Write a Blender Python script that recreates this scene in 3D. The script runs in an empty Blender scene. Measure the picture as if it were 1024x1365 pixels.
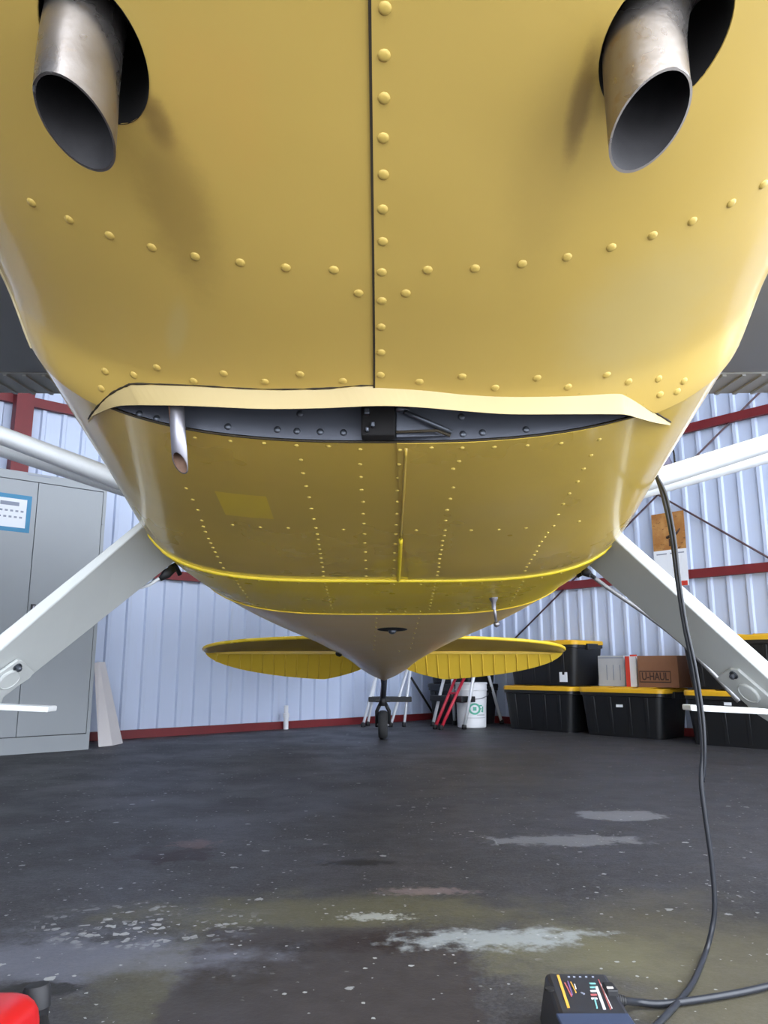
import bpy, bmesh, math, random
from mathutils import Vector, Matrix
from mathutils.bvhtree import BVHTree
random.seed(7)
PI = math.pi
# ------------------------------------------------------------------ camera, world, light
SC = bpy.context.scene
COL = SC.collection
CAM_H = 0.54
F_PX = 1025.0
PITCH = math.atan(205.0 / F_PX)
cam_d = bpy.data.cameras.new('camera')
cam = bpy.data.objects.new('camera', cam_d); COL.objects.link(cam)
cam.location = (0, 0, CAM_H)
cam.rotation_euler = (PI / 2 + PITCH, 0, 0)
cam_d.sensor_fit = 'VERTICAL'; cam_d.sensor_height = 36.0
cam_d.lens = 36.0 * F_PX / 1365.0
cam_d.clip_start = 0.02; cam_d.clip_end = 300
SC.camera = cam
SC.view_settings.view_transform = 'Standard'
SC.view_settings.look = 'None'
SC.view_settings.gamma = 1.0
SC.view_settings.use_curve_mapping = False
SC.view_settings.exposure = 1.98
W = bpy.data.worlds.new('overcast_sky'); SC.world = W; W.use_nodes = True
wn = W.node_tree.nodes; wl = W.node_tree.links
bg = wn['Background']
bg.inputs['Color'].default_value = (0.84, 0.90, 1.0, 1)      # even overcast sky
bg.inputs['Strength'].default_value = 2.0

# ------------------------------------------------------------------ pixel helpers (frame 1024 x 1365)
CT, ST_ = math.cos(PITCH), math.sin(PITCH)
def ray(x, y):
    u = (x - 512.0) / F_PX; v = (682.5 - y) / F_PX
    return Vector((u, CT - v * ST_, ST_ + v * CT))
ORG = Vector((0, 0, CAM_H))
def atY(x, y, Y):                       # point on the pixel's ray at distance Y ahead
    r = ray(x, y); return ORG + r * (Y / r.y)
def atZ(x, y, z=0.0):                   # point on the pixel's ray at height z
    r = ray(x, y); return ORG + r * ((z - CAM_H) / r.z)
def onplane(x, y, p, n):
    r = ray(x, y); return ORG + r * ((Vector(p) - ORG).dot(n) / r.dot(n))

# ------------------------------------------------------------------ object helpers
def link(o): COL.objects.link(o); return o
def tag(o, label=None, cat=None, group=None, kind=None):
    if label: o['label'] = label
    if cat: o['category'] = cat
    if group: o['group'] = group
    if kind: o['kind'] = kind
    return o
def empty(name, loc, label, cat, group=None):
    o = link(bpy.data.objects.new(name, None)); o.location = loc; o.empty_display_size = 0.1
    return tag(o, label, cat, group)
def wloc(o):
    v = Vector(o.location)
    return v + wloc(o.parent) if o.parent else v
def put(o, parent):                     # parent without moving
    if parent is not None:
        w = Vector(o.location); o.parent = parent
        o.location = w - wloc(parent)
    return o
def mesh_obj(name, verts, faces, mat, parent=None, smooth=False, origin=None, mats=None):
    me = bpy.data.meshes.new(name)
    if origin is not None:
        o3 = Vector(origin); verts = [Vector(v) - o3 for v in verts]
    me.from_pydata([tuple(v) for v in verts], [], faces)
    me.validate(); me.update()
    if mat: me.materials.append(mat)
    if smooth:
        me.polygons.foreach_set('use_smooth', [True] * len(me.polygons))
    o = link(bpy.data.objects.new(name, me))
    if origin is not None: o.location = origin
    return put(o, parent)
class MB:
    def __init__(s): s.v = []; s.f = []
    def add(s, v, f):
        b = len(s.v); s.v += [Vector(p) for p in v]; s.f += [tuple(i + b for i in q) for q in f]; return s
    def hexa(s, p):                     # 8 corners: bottom ring then top ring
        return s.add(p, [(3, 2, 1, 0), (4, 5, 6, 7), (0, 1, 5, 4), (1, 2, 6, 5), (2, 3, 7, 6), (3, 0, 4, 7)])
    def box(s, c, sz, rot=0.0, M=None):
        c = Vector(c); hx, hy, hz = sz[0] / 2, sz[1] / 2, sz[2] / 2
        R = M if M is not None else Matrix.Rotation(rot, 3, 'Z')
        p = [c + R @ Vector((a * hx, b * hy, d * hz)) for d in (-1, 1) for a, b in ((-1, -1), (1, -1), (1, 1), (-1, 1))]
        return s.hexa(p)
    def tube(s, pts, rad, seg=12, cap=True):
        pts = [Vector(p) for p in pts]; n = len(pts)
        rad = [rad] * n if not hasattr(rad, '__len__') else rad
        up = None; rings = []
        for i, p in enumerate(pts):
            t = (pts[min(i + 1, n - 1)] - pts[max(i - 1, 0)]).normalized()
            if up is None:
                up = Vector((0, 0, 1)) if abs(t.z) < 0.9 else Vector((1, 0, 0))
            a = t.cross(up)
            if a.length < 1e-5: a = t.orthogonal()
            a.normalize(); b = a.cross(t).normalized(); up = b
            rings.append([p + (a * math.cos(2 * PI * k / seg) + b * math.sin(2 * PI * k / seg)) * rad[i] for k in range(seg)])
        v = [q for r in rings for q in r]; f = []
        for i in range(n - 1):
            for k in range(seg):
                k2 = (k + 1) % seg
                f.append((i * seg + k, i * seg + k2, (i + 1) * seg + k2, (i + 1) * seg + k))
        if cap:
            f.append(tuple(range(seg))[::-1]); f.append(tuple((n - 1) * seg + k for k in range(seg)))
        return s.add(v, f)
    def lathe(s, prof, c, axis=(0, 0, 1), seg=24):       # prof: (radius, height)
        c = Vector(c); q = Vector((0, 0, 1)).rotation_difference(Vector(axis).normalized())
        v = []; f = []; n = len(prof)
        for r, h in prof:
            for k in range(seg):
                v.append(c + q @ Vector((r * math.cos(2 * PI * k / seg), r * math.sin(2 * PI * k / seg), h)))
        for i in range(n - 1):
            for k in range(seg):
                k2 = (k + 1) % seg
                f.append((i * seg + k, i * seg + k2, (i + 1) * seg + k2, (i + 1) * seg + k))
        f.append(tuple(range(seg))[::-1]); f.append(tuple((n - 1) * seg + k for k in range(seg)))
        return s.add(v, f)
    def build(s, name, mat, parent=None, smooth=False, origin=None, bevel=0.0, bseg=2, auto=None):
        if origin is None:
            o0 = Vector((sum(p.x for p in s.v), sum(p.y for p in s.v), sum(p.z for p in s.v))) / max(1, len(s.v))
        else: o0 = Vector(origin)
        o = mesh_obj(name, s.v, s.f, mat, parent, smooth, o0)
        if bevel:
            m = o.modifiers.new('bevel', 'BEVEL'); m.width = bevel; m.segments = bseg; m.limit_method = 'ANGLE'
        if auto is not None:
            for p in o.data.polygons: p.use_smooth = True
            bm = bmesh.new(); bm.from_mesh(o.data); bmesh.ops.recalc_face_normals(bm, faces=bm.faces)
            for e in bm.edges:
                e.smooth = not (len(e.link_faces) == 2 and e.calc_face_angle(0) > auto)
            bm.to_mesh(o.data); bm.free()
        return o
def fixn(o):
    bm = bmesh.new(); bm.from_mesh(o.data); bmesh.ops.recalc_face_normals(bm, faces=bm.faces); bm.to_mesh(o.data); bm.free(); return o
def catmull(pts, n=8):
    pts = [Vector(p) for p in pts]; out = []
    P = [pts[0] * 2 - pts[1]] + pts + [pts[-1] * 2 - pts[-2]]
    for i in range(1, len(P) - 2):
        for k in range(n):
            t = k / n; a, b, c, d = P[i - 1], P[i], P[i + 1], P[i + 2]
            out.append(0.5 * ((2 * b) + (c - a) * t + (2 * a - 5 * b + 4 * c - d) * t * t + (3 * b - a - 3 * c + d) * t ** 3))
    out.append(pts[-1]); return out
def interp(x, xs, ys):
    if x <= xs[0]: return ys[0] + (ys[1] - ys[0]) * (x - xs[0]) / (xs[1] - xs[0])
    for i in range(len(xs) - 1):
        if x <= xs[i + 1]:
            return ys[i] + (ys[i + 1] - ys[i]) * (x - xs[i]) / (xs[i + 1] - xs[i])
    i = len(xs) - 2
    return ys[i] + (ys[i + 1] - ys[i]) * (x - xs[i]) / (xs[i + 1] - xs[i])
def herm(x, xs, ys):                     # smooth monotone-ish interpolation
    n = len(xs)
    if x <= xs[0] or x >= xs[-1]: return interp(x, xs, ys)
    i = max(j for j in range(n - 1) if xs[j] <= x)
    def slope(j):
        if j == 0: return (ys[1] - ys[0]) / (xs[1] - xs[0])
        if j == n - 1: return (ys[-1] - ys[-2]) / (xs[-1] - xs[-2])
        return (ys[j + 1] - ys[j - 1]) / (xs[j + 1] - xs[j - 1])
    h = xs[i + 1] - xs[i]; t = (x - xs[i]) / h
    return ((2 * t**3 - 3 * t**2 + 1) * ys[i] + (t**3 - 2 * t**2 + t) * h * slope(i) +
            (-2 * t**3 + 3 * t**2) * ys[i + 1] + (t**3 - t**2) * h * slope(i + 1))

# ------------------------------------------------------------------ materials
class NT:
    def __init__(s, name):
        s.m = bpy.data.materials.new(name); s.m.use_nodes = True
        s.n = s.m.node_tree.nodes; s.l = s.m.node_tree.links
        s.b = s.n['Principled BSDF']; s._co = None
    def node(s, t, **k):
        o = s.n.new(t)
        for a, v in k.items(): setattr(o, a, v)
        return o
    def co(s):
        if s._co is None: s._co = s.node('ShaderNodeNewGeometry').outputs['Position']
        return s._co
    def set(s, sock, v):
        if hasattr(v, 'is_output'): s.l.new(v, sock)
        elif isinstance(v, (tuple, list)) and len(v) == 3 and sock.type == 'RGBA': sock.default_value = (*v, 1)
        else: sock.default_value = v
    def math(s, op, a, b=0.0, clamp=False):
        o = s.node('ShaderNodeMath', operation=op, use_clamp=clamp); s.set(o.inputs[0], a); s.set(o.inputs[1], b); return o.outputs[0]
    def vmath(s, op, a, b=(0, 0, 0), out=0):
        o = s.node('ShaderNodeVectorMath', operation=op); s.set(o.inputs[0], a); s.set(o.inputs[1], b); return o.outputs[out]
    def noise(s, scale, detail=4, rough=0.6, vec=None, color=False, dist=0.0):
        o = s.node('ShaderNodeTexNoise'); s.set(o.inputs['Vector'], vec if vec is not None else s.co())
        o.inputs['Scale'].default_value = scale; o.inputs['Detail'].default_value = detail
        o.inputs['Roughness'].default_value = rough; o.inputs['Distortion'].default_value = dist
        return o.outputs['Color' if color else 'Fac']
    def ramp(s, fac, a, b, lo=0.0, hi=1.0):
        o = s.node('ShaderNodeMapRange', interpolation_type='SMOOTHSTEP'); s.set(o.inputs[0], fac)
        for i, v in zip((1, 2, 3, 4), (a, b, lo, hi)): o.inputs[i].default_value = v
        return o.outputs[0]
    def mix(s, fac, a, b, mode='MIX'):
        o = s.node('ShaderNodeMix', data_type='RGBA', blend_type=mode)
        s.set(o.inputs[0], fac); s.set(o.inputs[6], a); s.set(o.inputs[7], b); return o.outputs[2]
    def blob(s, c, r, warp=0.25, wscale=6.0, soft=0.5, rotz=0.0, boost=1.0):
        """noise-edged elliptical patch mask around c with radii r (world metres)"""
        d = s.vmath('SUBTRACT', s.co(), c)
        if rotz:
            vr = s.node('ShaderNodeVectorRotate', rotation_type='Z_AXIS'); s.set(vr.inputs['Vector'], d); vr.inputs['Angle'].default_value = -rotz
            d = vr.outputs[0]
        d = s.vmath('DIVIDE', d, r)
        nz = s.vmath('SUBTRACT', s.noise(wscale, 5, 0.65, color=True), (0.5, 0.5, 0.5))
        nz = s.vmath('MULTIPLY', nz, (warp * 4 * boost, warp * 4 * boost, 0))
        d = s.vmath('ADD', d, nz)
        ln = s.vmath('LENGTH', d, out=1)
        return s.ramp(ln, 1.0 + soft * 0.5, 1.0 - soft * 0.5)
    def bump(s, h, strength=0.2, dist=0.01):
        o = s.node('ShaderNodeBump'); o.inputs['Strength'].default_value = strength; o.inputs['Distance'].default_value = dist
        s.l.new(h, o.inputs['Height']); s.l.new(o.outputs[0], s.b.inputs['Normal'])
    def done(s, base=None, rough=None, metal=None, spec=None, coat=None):
        if base is not None: s.set(s.b.inputs['Base Color'], base)
        if rough is not None: s.set(s.b.inputs['Roughness'], rough)
        if metal is not None: s.set(s.b.inputs['Metallic'], metal)
        if spec is not None: s.set(s.b.inputs['Specular IOR Level'], spec)
        if coat is not None: s.b.inputs['Coat Weight'].default_value = coat; s.b.inputs['Coat Roughness'].default_value = 0.12
        return s.m
def simple(name, col, rough=0.5, metal=0.0, var=0.12, scale=9.0, bump=0.0, spec=None, coat=None):
    t = NT(name)
    nz = t.noise(scale, 5, 0.6)
    dark = tuple(c * (1 - var) for c in col); lite = tuple(min(1, c * (1 + var)) for c in col)
    c = t.mix(nz, dark, lite)
    if bump: t.bump(t.noise(scale * 8, 3), bump, 0.004)
    return t.done(c, rough, metal, spec, coat)

M = {}
YEL = (0.62, 0.425, 0.10)
def yellow(name, base, rough, extra=None, coat=None):
    t = NT(name)
    c = t.mix(t.noise(3.0, 4, 0.6), tuple(k * 0.93 for k in base), tuple(min(1, k * 1.05) for k in base))
    g = t.ramp(t.noise(90, 3, 0.7), 0.74, 0.82)                # tiny grime flecks
    c = t.mix(t.math('MULTIPLY', g, 0.22), c, (0.14, 0.10, 0.03))
    r = t.ramp(t.noise(5, 3), 0.3, 0.7, rough * 0.85, rough * 1.15)
    if extra: c, r = extra(t, c, r)
    t.bump(t.noise(4.0, 2, 0.5), 0.10, 0.03)
    return t.done(c, r, coat=coat)
def cowl_extra(t, c, r):
    soot = (0.20, 0.12, 0.035)
    for p, rad, k in (((-0.222, 0.668, 1.065), (0.012, 0.022, 0.2), 0.6), ((0.188, 0.645, 1.06), (0.010, 0.045, 0.2), 0.75),
                      ((-0.225, 0.76, 1.02), (0.035, 0.09, 0.2), 0.35), ((0.170, 0.72, 1.02), (0.035, 0.11, 0.2), 0.14),
                      ((-0.235, 0.65, 1.07), (0.018, 0.012, 0.2), 0.4)):
        c = t.mix(t.math('MULTIPLY', t.blob(p, rad, 0.22, 26, 1.2), k), c, soot)
    ch = t.math('MULTIPLY', t.blob((0.34, 0.93, 0.97), (0.09, 0.10, 0.2), 0.2, 12, 1.2), 0.3)     # chalky worn patch
    c = t.mix(ch, c, (0.62, 0.54, 0.28))
    c = t.mix(t.math('MULTIPLY', t.blob((-0.27, 0.935, 0.97), (0.012, 0.05, 0.2), 0.12, 30, 1.0, 0.35), 0.4), c, (0.62, 0.50, 0.20))
    return c, r
M['cowl'] = yellow('yellow_cowl_paint', YEL, 0.42, cowl_extra, 0.5)
def belly_extra(t, c, r):
    # fresher paint touch-ups: square patch on the left of the belly and around the centre seam
    x = t.node('ShaderNodeSeparateXYZ'); t.l.new(t.co(), x.inputs[0])
    def band(o, a, b):
        return t.math('MULTIPLY', t.math('GREATER_THAN', o, a), t.math('LESS_THAN', o, b))
    f = t.math('MULTIPLY', band(x.outputs[0], -0.295, -0.205), band(x.outputs[1], 1.305, 1.405))
    c = t.mix(t.math('MULTIPLY', f, 0.9), c, (0.92, 0.66, 0.03))
    f2 = t.blob((0.035, 1.68, 0.75), (0.06, 0.08, 0.3), 0.10, 14, 0.5)
    c = t.mix(t.math('MULTIPLY', f2, 0.7), c, (0.90, 0.64, 0.03))
    oil = t.math('MULTIPLY', t.blob((-0.05, 1.45, 0.8), (0.40, 0.30, 0.3), 0.3, 5, 1.4), 0.35)
    c = t.mix(oil, c, (0.33, 0.24, 0.05))
    return c, r
M['belly'] = yellow('yellow_belly_paint', (0.70, 0.475, 0.075), 0.3, belly_extra, 0.8)
M['aft'] = yellow('yellow_aft_belly_paint', (0.95, 0.68, 0.04), 0.3)
M['tailcone'] = yellow('dull_tailcone_paint', (0.92, 0.65, 0.28), 0.34, None, 0.2)
M['bead'] = yellow('bright_yellow_bead', (0.82, 0.62, 0.03), 0.35)
M['lip'] = yellow('pale_yellow_lip', (0.54, 0.415, 0.185), 0.45)
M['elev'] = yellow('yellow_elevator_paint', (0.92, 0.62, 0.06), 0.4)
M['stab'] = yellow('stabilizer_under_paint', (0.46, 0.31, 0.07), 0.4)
M['rivet'] = simple('yellow_rivet', (0.60, 0.42, 0.10), 0.38, 0.0, 0.08, 40)
M['rivet_b'] = simple('belly_rivet', (0.66, 0.48, 0.10), 0.28, 0.0, 0.15, 40)
M['chip'] = simple('chipped_edge', (0.72, 0.65, 0.42), 0.5, 0, 0.3, 60)
M['dirt'] = simple('dark_seam_shadow_dirt', (0.035, 0.025, 0.012), 0.8)  # seam shadow and dirt in one colour, shared by other dark joints
M['firewall'] = simple('grey_firewall', (0.085, 0.092, 0.115), 0.45, 0.3, 0.2, 10)
M['bolt'] = simple('dark_bolt', (0.10, 0.11, 0.13), 0.35, 0.7)
M['black'] = simple('black_rubber', (0.012, 0.012, 0.014), 0.55)
M['void'] = simple('black_void_and_fittings', (0.006, 0.005, 0.005), 0.9)  # near black: painted shade of recesses, also plain black fittings
t = NT('exhaust_steel')
c = t.mix(t.noise(14, 4), (0.27, 0.235, 0.21), (0.40, 0.37, 0.35))
c = t.mix(t.ramp(t.noise(30, 4), 0.58, 0.75), c, (0.30, 0.23, 0.17))
t.bump(t.noise(160, 2), 0.08, 0.002)
M['steel'] = t.done(c, t.ramp(t.noise(20, 3), 0.3, 0.7, 0.24, 0.38), 0.92)
M['bore'] = simple('sooty_pipe_bore', (0.030, 0.028, 0.030), 0.75, 0.2, 0.35, 60)
M['alu'] = simple('grey_tube_metal', (0.34, 0.33, 0.37), 0.35, 0.8, 0.1, 30)
M['rust'] = simple('rusty_tube_inside', (0.16, 0.09, 0.06), 0.8, 0, 0.4, 80)
M['white_paint'] = simple('white_gear_paint', (0.74, 0.76, 0.77), 0.35, 0, 0.05, 8, 0.03)
M['leg'] = simple('grey_white_leg_paint', (0.48, 0.50, 0.49), 0.4, 0, 0.05, 8, 0.03)
M['wing'] = simple('wing_underside_paint', (0.25, 0.255, 0.27), 0.5, 0, 0.08, 3)
M['flap'] = simple('flap_underside_paint', (0.38, 0.375, 0.36), 0.5, 0, 0.12, 5)
M['tyre'] = simple('tyre_rubber', (0.025, 0.025, 0.026), 0.8, 0, 0.3, 40, 0.2)
M['hub'] = simple('hub_metal', (0.3, 0.3, 0.31), 0.5, 0.6)
M['braid'] = simple('braided_hose', (0.30, 0.30, 0.31), 0.45, 0.5, 0.5, 300)
# building
def wallmat(name, col):
    t = NT(name)
    c = t.mix(t.noise(1.6, 4), tuple(k * 0.92 for k in col), col)
    st = t.ramp(t.noise(3, 5, 0.7, vec=t.vmath('MULTIPLY', t.co(), (3, 3, 0.35))), 0.55, 0.8)
    c = t.mix(t.math('MULTIPLY', st, 0.18), c, (0.33, 0.33, 0.33))
    return t.done(c, 0.45)
M['sheet'] = wallmat('white_ribbed_sheet', (0.56, 0.64, 0.82))
M['red'] = simple('oxide_red_steel', (0.17, 0.012, 0.016), 0.55, 0, 0.2, 8)
M['rod'] = simple('brown_brace_rod', (0.10, 0.06, 0.07), 0.6, 0.2)
M['roof'] = simple('roof_sheet', (0.35, 0.36, 0.38), 0.6)
M['cab'] = simple('grey_cabinet_enamel', (0.31, 0.335, 0.355), 0.42, 0, 0.05, 3)
M['cab_gap'] = simple('cabinet_gap', (0.06, 0.06, 0.065), 0.7)
M['tape'] = simple('blue_tape', (0.03, 0.22, 0.40), 0.5)
M['paper'] = simple('white_paper', (0.80, 0.83, 0.88), 0.7, 0, 0.03)
M['ink'] = simple('grey_print', (0.28, 0.31, 0.38), 0.8)
M['foam'] = simple('white_foam_board', (0.72, 0.68, 0.67), 0.7, 0, 0.06, 6)
M['tote'] = simple('black_tote_plastic', (0.010, 0.011, 0.013), 0.38, 0, 0.1)
M['lid'] = simple('yellow_tote_lid', (0.75, 0.42, 0.015), 0.45, 0, 0.06)
M['card'] = simple('brown_cardboard', (0.25, 0.115, 0.06), 0.8, 0, 0.12, 12)
M['print_dark'] = simple('dark_carton_print', (0.06, 0.03, 0.02), 0.8)
M['redp'] = simple('carton_red', (0.62, 0.05, 0.03), 0.5)
M['whitep'] = simple('white_plastic', (0.76, 0.77, 0.80), 0.45, 0, 0.04)
M['green'] = simple('green_print', (0.10, 0.42, 0.30), 0.6)
M['pail_grey'] = simple('grey_print_pale', (0.45, 0.47, 0.5), 0.6)
M['stool'] = simple('white_tube', (0.75, 0.78, 0.83), 0.3, 0.1, 0.04)
M['redtube'] = simple('red_tube', (0.50, 0.02, 0.045), 0.4)
M['gascan'] = simple('red_fuel_can_plastic', (0.42, 0.008, 0.010), 0.33, 0, 0.04)
M['cap'] = simple('black_cap_plastic', (0.010, 0.010, 0.012), 0.6)
M['cord'] = simple('black_cord', (0.018, 0.020, 0.026), 0.38)
M['charger'] = simple('black_charger_case', (0.020, 0.020, 0.024), 0.42)
M['charger_face'] = simple('blue_black_face', (0.03, 0.045, 0.09), 0.3)
M['pr_y'] = simple('print_yellow', (0.75, 0.42, 0.06), 0.5)
M['pr_t'] = simple('print_teal', (0.20, 0.48, 0.46), 0.5)
M['pr_w'] = simple('print_white', (0.70, 0.68, 0.68), 0.5)
M['pr_r'] = simple('print_red', (0.50, 0.12, 0.12), 0.5)
M['pr_p'] = simple('print_purple', (0.22, 0.12, 0.30), 0.5)
t = NT('calendar_photo')
c = t.mix(t.ramp(t.noise(9, 5), 0.35, 0.7), (0.36, 0.15, 0.035), (0.52, 0.27, 0.08))
c = t.mix(t.ramp(t.noise(22, 4, vec=t.vmath('MULTIPLY', t.co(), (1, 1, 2.5))), 0.60, 0.70), c, (0.10, 0.04, 0.02))
M['photo'] = t.done(c, 0.45)
M['greycap'] = simple('mauve_cloth', (0.24, 0.22, 0.30), 0.85)

# floor: dark stained concrete
t = NT('stained_concrete')
c = t.mix(t.noise(1.1, 6, 0.65), (0.062, 0.058, 0.064), (0.108, 0.103, 0.114))
c = t.mix(t.ramp(t.noise(26, 6, 0.75), 0.35, 0.75), t.mix(0.6, c, (0.015, 0.014, 0.015)), c)
c = t.mix(t.ramp(t.noise(130, 4, 0.8), 0.35, 0.68), t.mix(0.5, c, (0.012, 0.012, 0.012)), t.mix(0.12, c, (0.30, 0.29, 0.30)))
c = t.mix(t.ramp(t.noise(7, 8, 0.8), 0.40, 0.72), t.mix(0.35, c, (0.025, 0.024, 0.022)), c)
def st(px, rx, ry, col, k, warp=0.28, ws=5.0, soft=0.9, rot=0.0):
    global c
    p = atZ(*px); ws = max(ws, 1.1 / min(rx, ry))
    c = t.mix(t.math('MULTIPLY', t.blob((p.x, p.y, 0), (rx, ry, 9), warp, ws, soft, rot, 2.6), k), c, col)
st((450, 1215), 0.42, 0.13, (0.125, 0.115, 0.058), 0.62, 0.22, 4, 1.2)          # ochre-green patches
st((240, 1300), 0.15, 0.20, (0.11, 0.10, 0.048), 0.5, 0.25, 5, 1.2)
st((960, 1280), 0.30, 0.35, (0.13, 0.115, 0.065), 0.6, 0.25, 4, 1.2)
st((760, 1270), 0.22, 0.12, (0.16, 0.15, 0.08), 0.5, 0.25, 6, 1.2)
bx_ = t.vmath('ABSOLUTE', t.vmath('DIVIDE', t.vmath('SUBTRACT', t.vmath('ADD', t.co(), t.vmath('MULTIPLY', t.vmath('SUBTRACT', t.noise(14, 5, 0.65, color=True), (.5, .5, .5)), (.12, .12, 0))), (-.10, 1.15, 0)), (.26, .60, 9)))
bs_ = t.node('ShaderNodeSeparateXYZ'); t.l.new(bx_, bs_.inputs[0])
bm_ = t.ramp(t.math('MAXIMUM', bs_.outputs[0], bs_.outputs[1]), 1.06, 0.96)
c = t.mix(t.math('MULTIPLY', bm_, .9), c, t.mix(t.noise(18, 5), (0.026, 0.021, 0.020), (0.056, 0.048, 0.048)))           # dark square patch
st((300, 1300), 0.07, 0.10, (0.030, 0.024, 0.02), 0.8, 0.25, 9, 1.0)
st((500, 1255), 0.09, 0.05, (0.022, 0.014, 0.013), 0.75, 0.3, 10, 1.0)
st((395, 1262), 0.05, 0.03, (0.022, 0.018, 0.016), 0.7, 0.3, 12, 1.0)
st((660, 1250), 0.17, 0.055, (0.34, 0.37, 0.37), 0.75, 0.32, 9, 0.9, 0.1)
st((500, 1222), 0.07, 0.022, (0.36, 0.37, 0.33), 0.8, 0.35, 12, 0.7)
st((570, 1188), 0.10, 0.03, (0.24, 0.18, 0.17), 0.6, 0.3, 9, 0.9)
st((830, 1087), 0.16, 0.10, (0.22, 0.22, 0.235), 0.75, 0.22, 5, 0.25)
st((760, 1120), 0.24, 0.07, (0.20, 0.20, 0.21), 0.75, 0.25, 5, 0.3)
st((70, 1275), 0.32, 0.12, (0.20, 0.21, 0.26), 0.5, 0.3, 5, 1.2)
st((225, 1138), 0.12, 0.10, (0.020, 0.010, 0.009), 0.95, 0.35, 8, 0.6)
st((260, 1125), 0.06, 0.05, (0.16, 0.10, 0.09), 0.6, 0.4, 14, 0.7)
st((475, 1150), 0.09, 0.035, (0.012, 0.011, 0.011), 0.9, 0.3, 10, 0.7)
st((130, 1037), 0.28, 0.10, (0.026, 0.025, 0.026), 0.7, 0.3, 5, 0.8)
st((300, 1075), 0.7, 0.12, (0.040, 0.038, 0.042), 0.5, 0.3, 3, 1.0)
st((55, 1318), 0.075, 0.028, (0.016, 0.015, 0.013), 0.9, 0.12, 10, 0.35)
fl = t.node('ShaderNodeTexVoronoi'); t.l.new(t.co(), fl.inputs['Vector']); fl.inputs['Scale'].default_value = 17
def fleck(vn, nzs, amp, size):
    sp = t.node('ShaderNodeSeparateColor'); t.l.new(vn.outputs['Color'], sp.inputs[0])
    rad = t.math('MULTIPLY', t.math('POWER', sp.outputs[0], 4.0), size)
    return t.math('LESS_THAN', t.math('ADD', vn.outputs['Distance'], t.math('MULTIPLY', t.math('SUBTRACT', t.noise(nzs, 3), .45), amp)), rad)
f1 = fleck(fl, 90, .35, .20)
f1 = t.math('MULTIPLY', f1, t.ramp(t.noise(2.1, 3), 0.40, 0.50))
fp = atZ(185, 1232)
dens = t.blob((fp.x, fp.y, 0), (0.22, 0.12, 9), 0.3, 6, 1.0)
fl2 = t.node('ShaderNodeTexVoronoi'); t.l.new(t.co(), fl2.inputs['Vector']); fl2.inputs['Scale'].default_value = 60
f2 = fleck(fl2, 200, .6, 1.2)
f2 = t.math('MULTIPLY', t.math('MULTIPLY', f2, dens), t.ramp(t.noise(9, 4), 0.40, 0.50))
f3 = fleck(fl2, 200, .5, .30)
f3 = t.math('MULTIPLY', f3, t.ramp(t.noise(5, 3), 0.42, 0.52))
c = t.mix(t.math('MULTIPLY', t.math('MAXIMUM', f1, t.math('MAXIMUM', f2, f3)), 0.75), c, (0.42, 0.43, 0.42))
t.bump(t.noise(40, 6, 0.7), 0.25, 0.006)
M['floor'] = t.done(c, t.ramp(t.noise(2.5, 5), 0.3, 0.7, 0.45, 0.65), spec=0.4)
M['apron'] = simple('outdoor_concrete', (0.50, 0.50, 0.49), 0.85, 0, 0.12, 2)

# ------------------------------------------------------------------ the setting
OPEN_R = 6.6          # the open door side, metres along the right wall from the corner
SHUT_L = 9.6          # the added shut side, metres along the left wall
C0 = Vector((0.60, 8.32, 0))
DL = Vector((-2.485, -2.18, 0)).normalized()
DR = Vector((2.18, -2.485, 0)).normalized()
NL = Vector((DL.y * -1, DL.x, 0)); NL = NL if NL.y < 0 else -NL      # into the hangar
NR = Vector((DR.y * -1, DR.x, 0)); NR = NR if NR.y < 0 else -NR
def WLp(tt, z, off=0.0): return C0 + DL * tt + NL * off + Vector((0, 0, z))
def WRp(tt, z, off=0.0): return C0 + DR * tt + NR * off + Vector((0, 0, z))
def slab(l0, l1, r0, r1, z0, z1):         # block in hangar coordinates: l along the left wall, r along the right wall
    q = [C0 + DL * l + DR * r + Vector((0, 0, z0)) for l, r in ((l0, r0), (l1, r0), (l1, r1), (l0, r1))]
    return MB().hexa(q + [p + Vector((0, 0, z1 - z0)) for p in q])
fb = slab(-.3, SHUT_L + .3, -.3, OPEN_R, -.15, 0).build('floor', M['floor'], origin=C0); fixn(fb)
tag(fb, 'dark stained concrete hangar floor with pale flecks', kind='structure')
ap = slab(-40, 60, OPEN_R, OPEN_R + 60, -.165, -.01).build('floor_outside', M['apron']); fixn(ap)
tag(ap, 'pale concrete apron outside the open hangar door', kind='structure')
LEN = 12.6; WH = 4.2; LENS = {'wall_left': SHUT_L, 'wall_right': OPEN_R}; RIB = 0.1515
def wall(name, Pf, D, N, label):
    LEN = LENS[name]
    bk = MB()
    a, b = C0, C0 + D * LEN
    q = [a - N * 0.06, b - N * 0.06, b - N * 0.03, a - N * 0.03]
    bk.hexa([p for p in q] + [p + Vector((0, 0, WH)) for p in q])
    w = bk.build(name, M['sheet'], origin=C0); fixn(w)
    tag(w, label, kind='structure')
    # one ribbed sheet: six ribs, shared by all
    base = None; nsheet = int(LEN / (RIB * 6))
    for i in range(nsheet):
        if base is None:
            prof = []
            for k in range(6):
                x = k * RIB
                prof += [(x, 0), (x + 0.098, 0), (x + 0.108, 0.020), (x + 0.134, 0.020), (x + 0.144, 0)]
            prof.append((6 * RIB, 0))
            v = [(D * x + N * y) + Vector((0, 0, z)) for z in (0, WH) for x, y in prof]
            n = len(prof); f = [(k, k + 1, n + k + 1, n + k) for k in range(n - 1)]
            o = mesh_obj('wall_sheet', v, f, M['sheet'], None, False, (0, 0, 0)); base = o
        else:
            o = link(base.copy())
        o.location = D * (RIB * 6 * i) + N * (0.0 if i % 2 else 0.0015)
        o.parent = w
    return w
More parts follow.
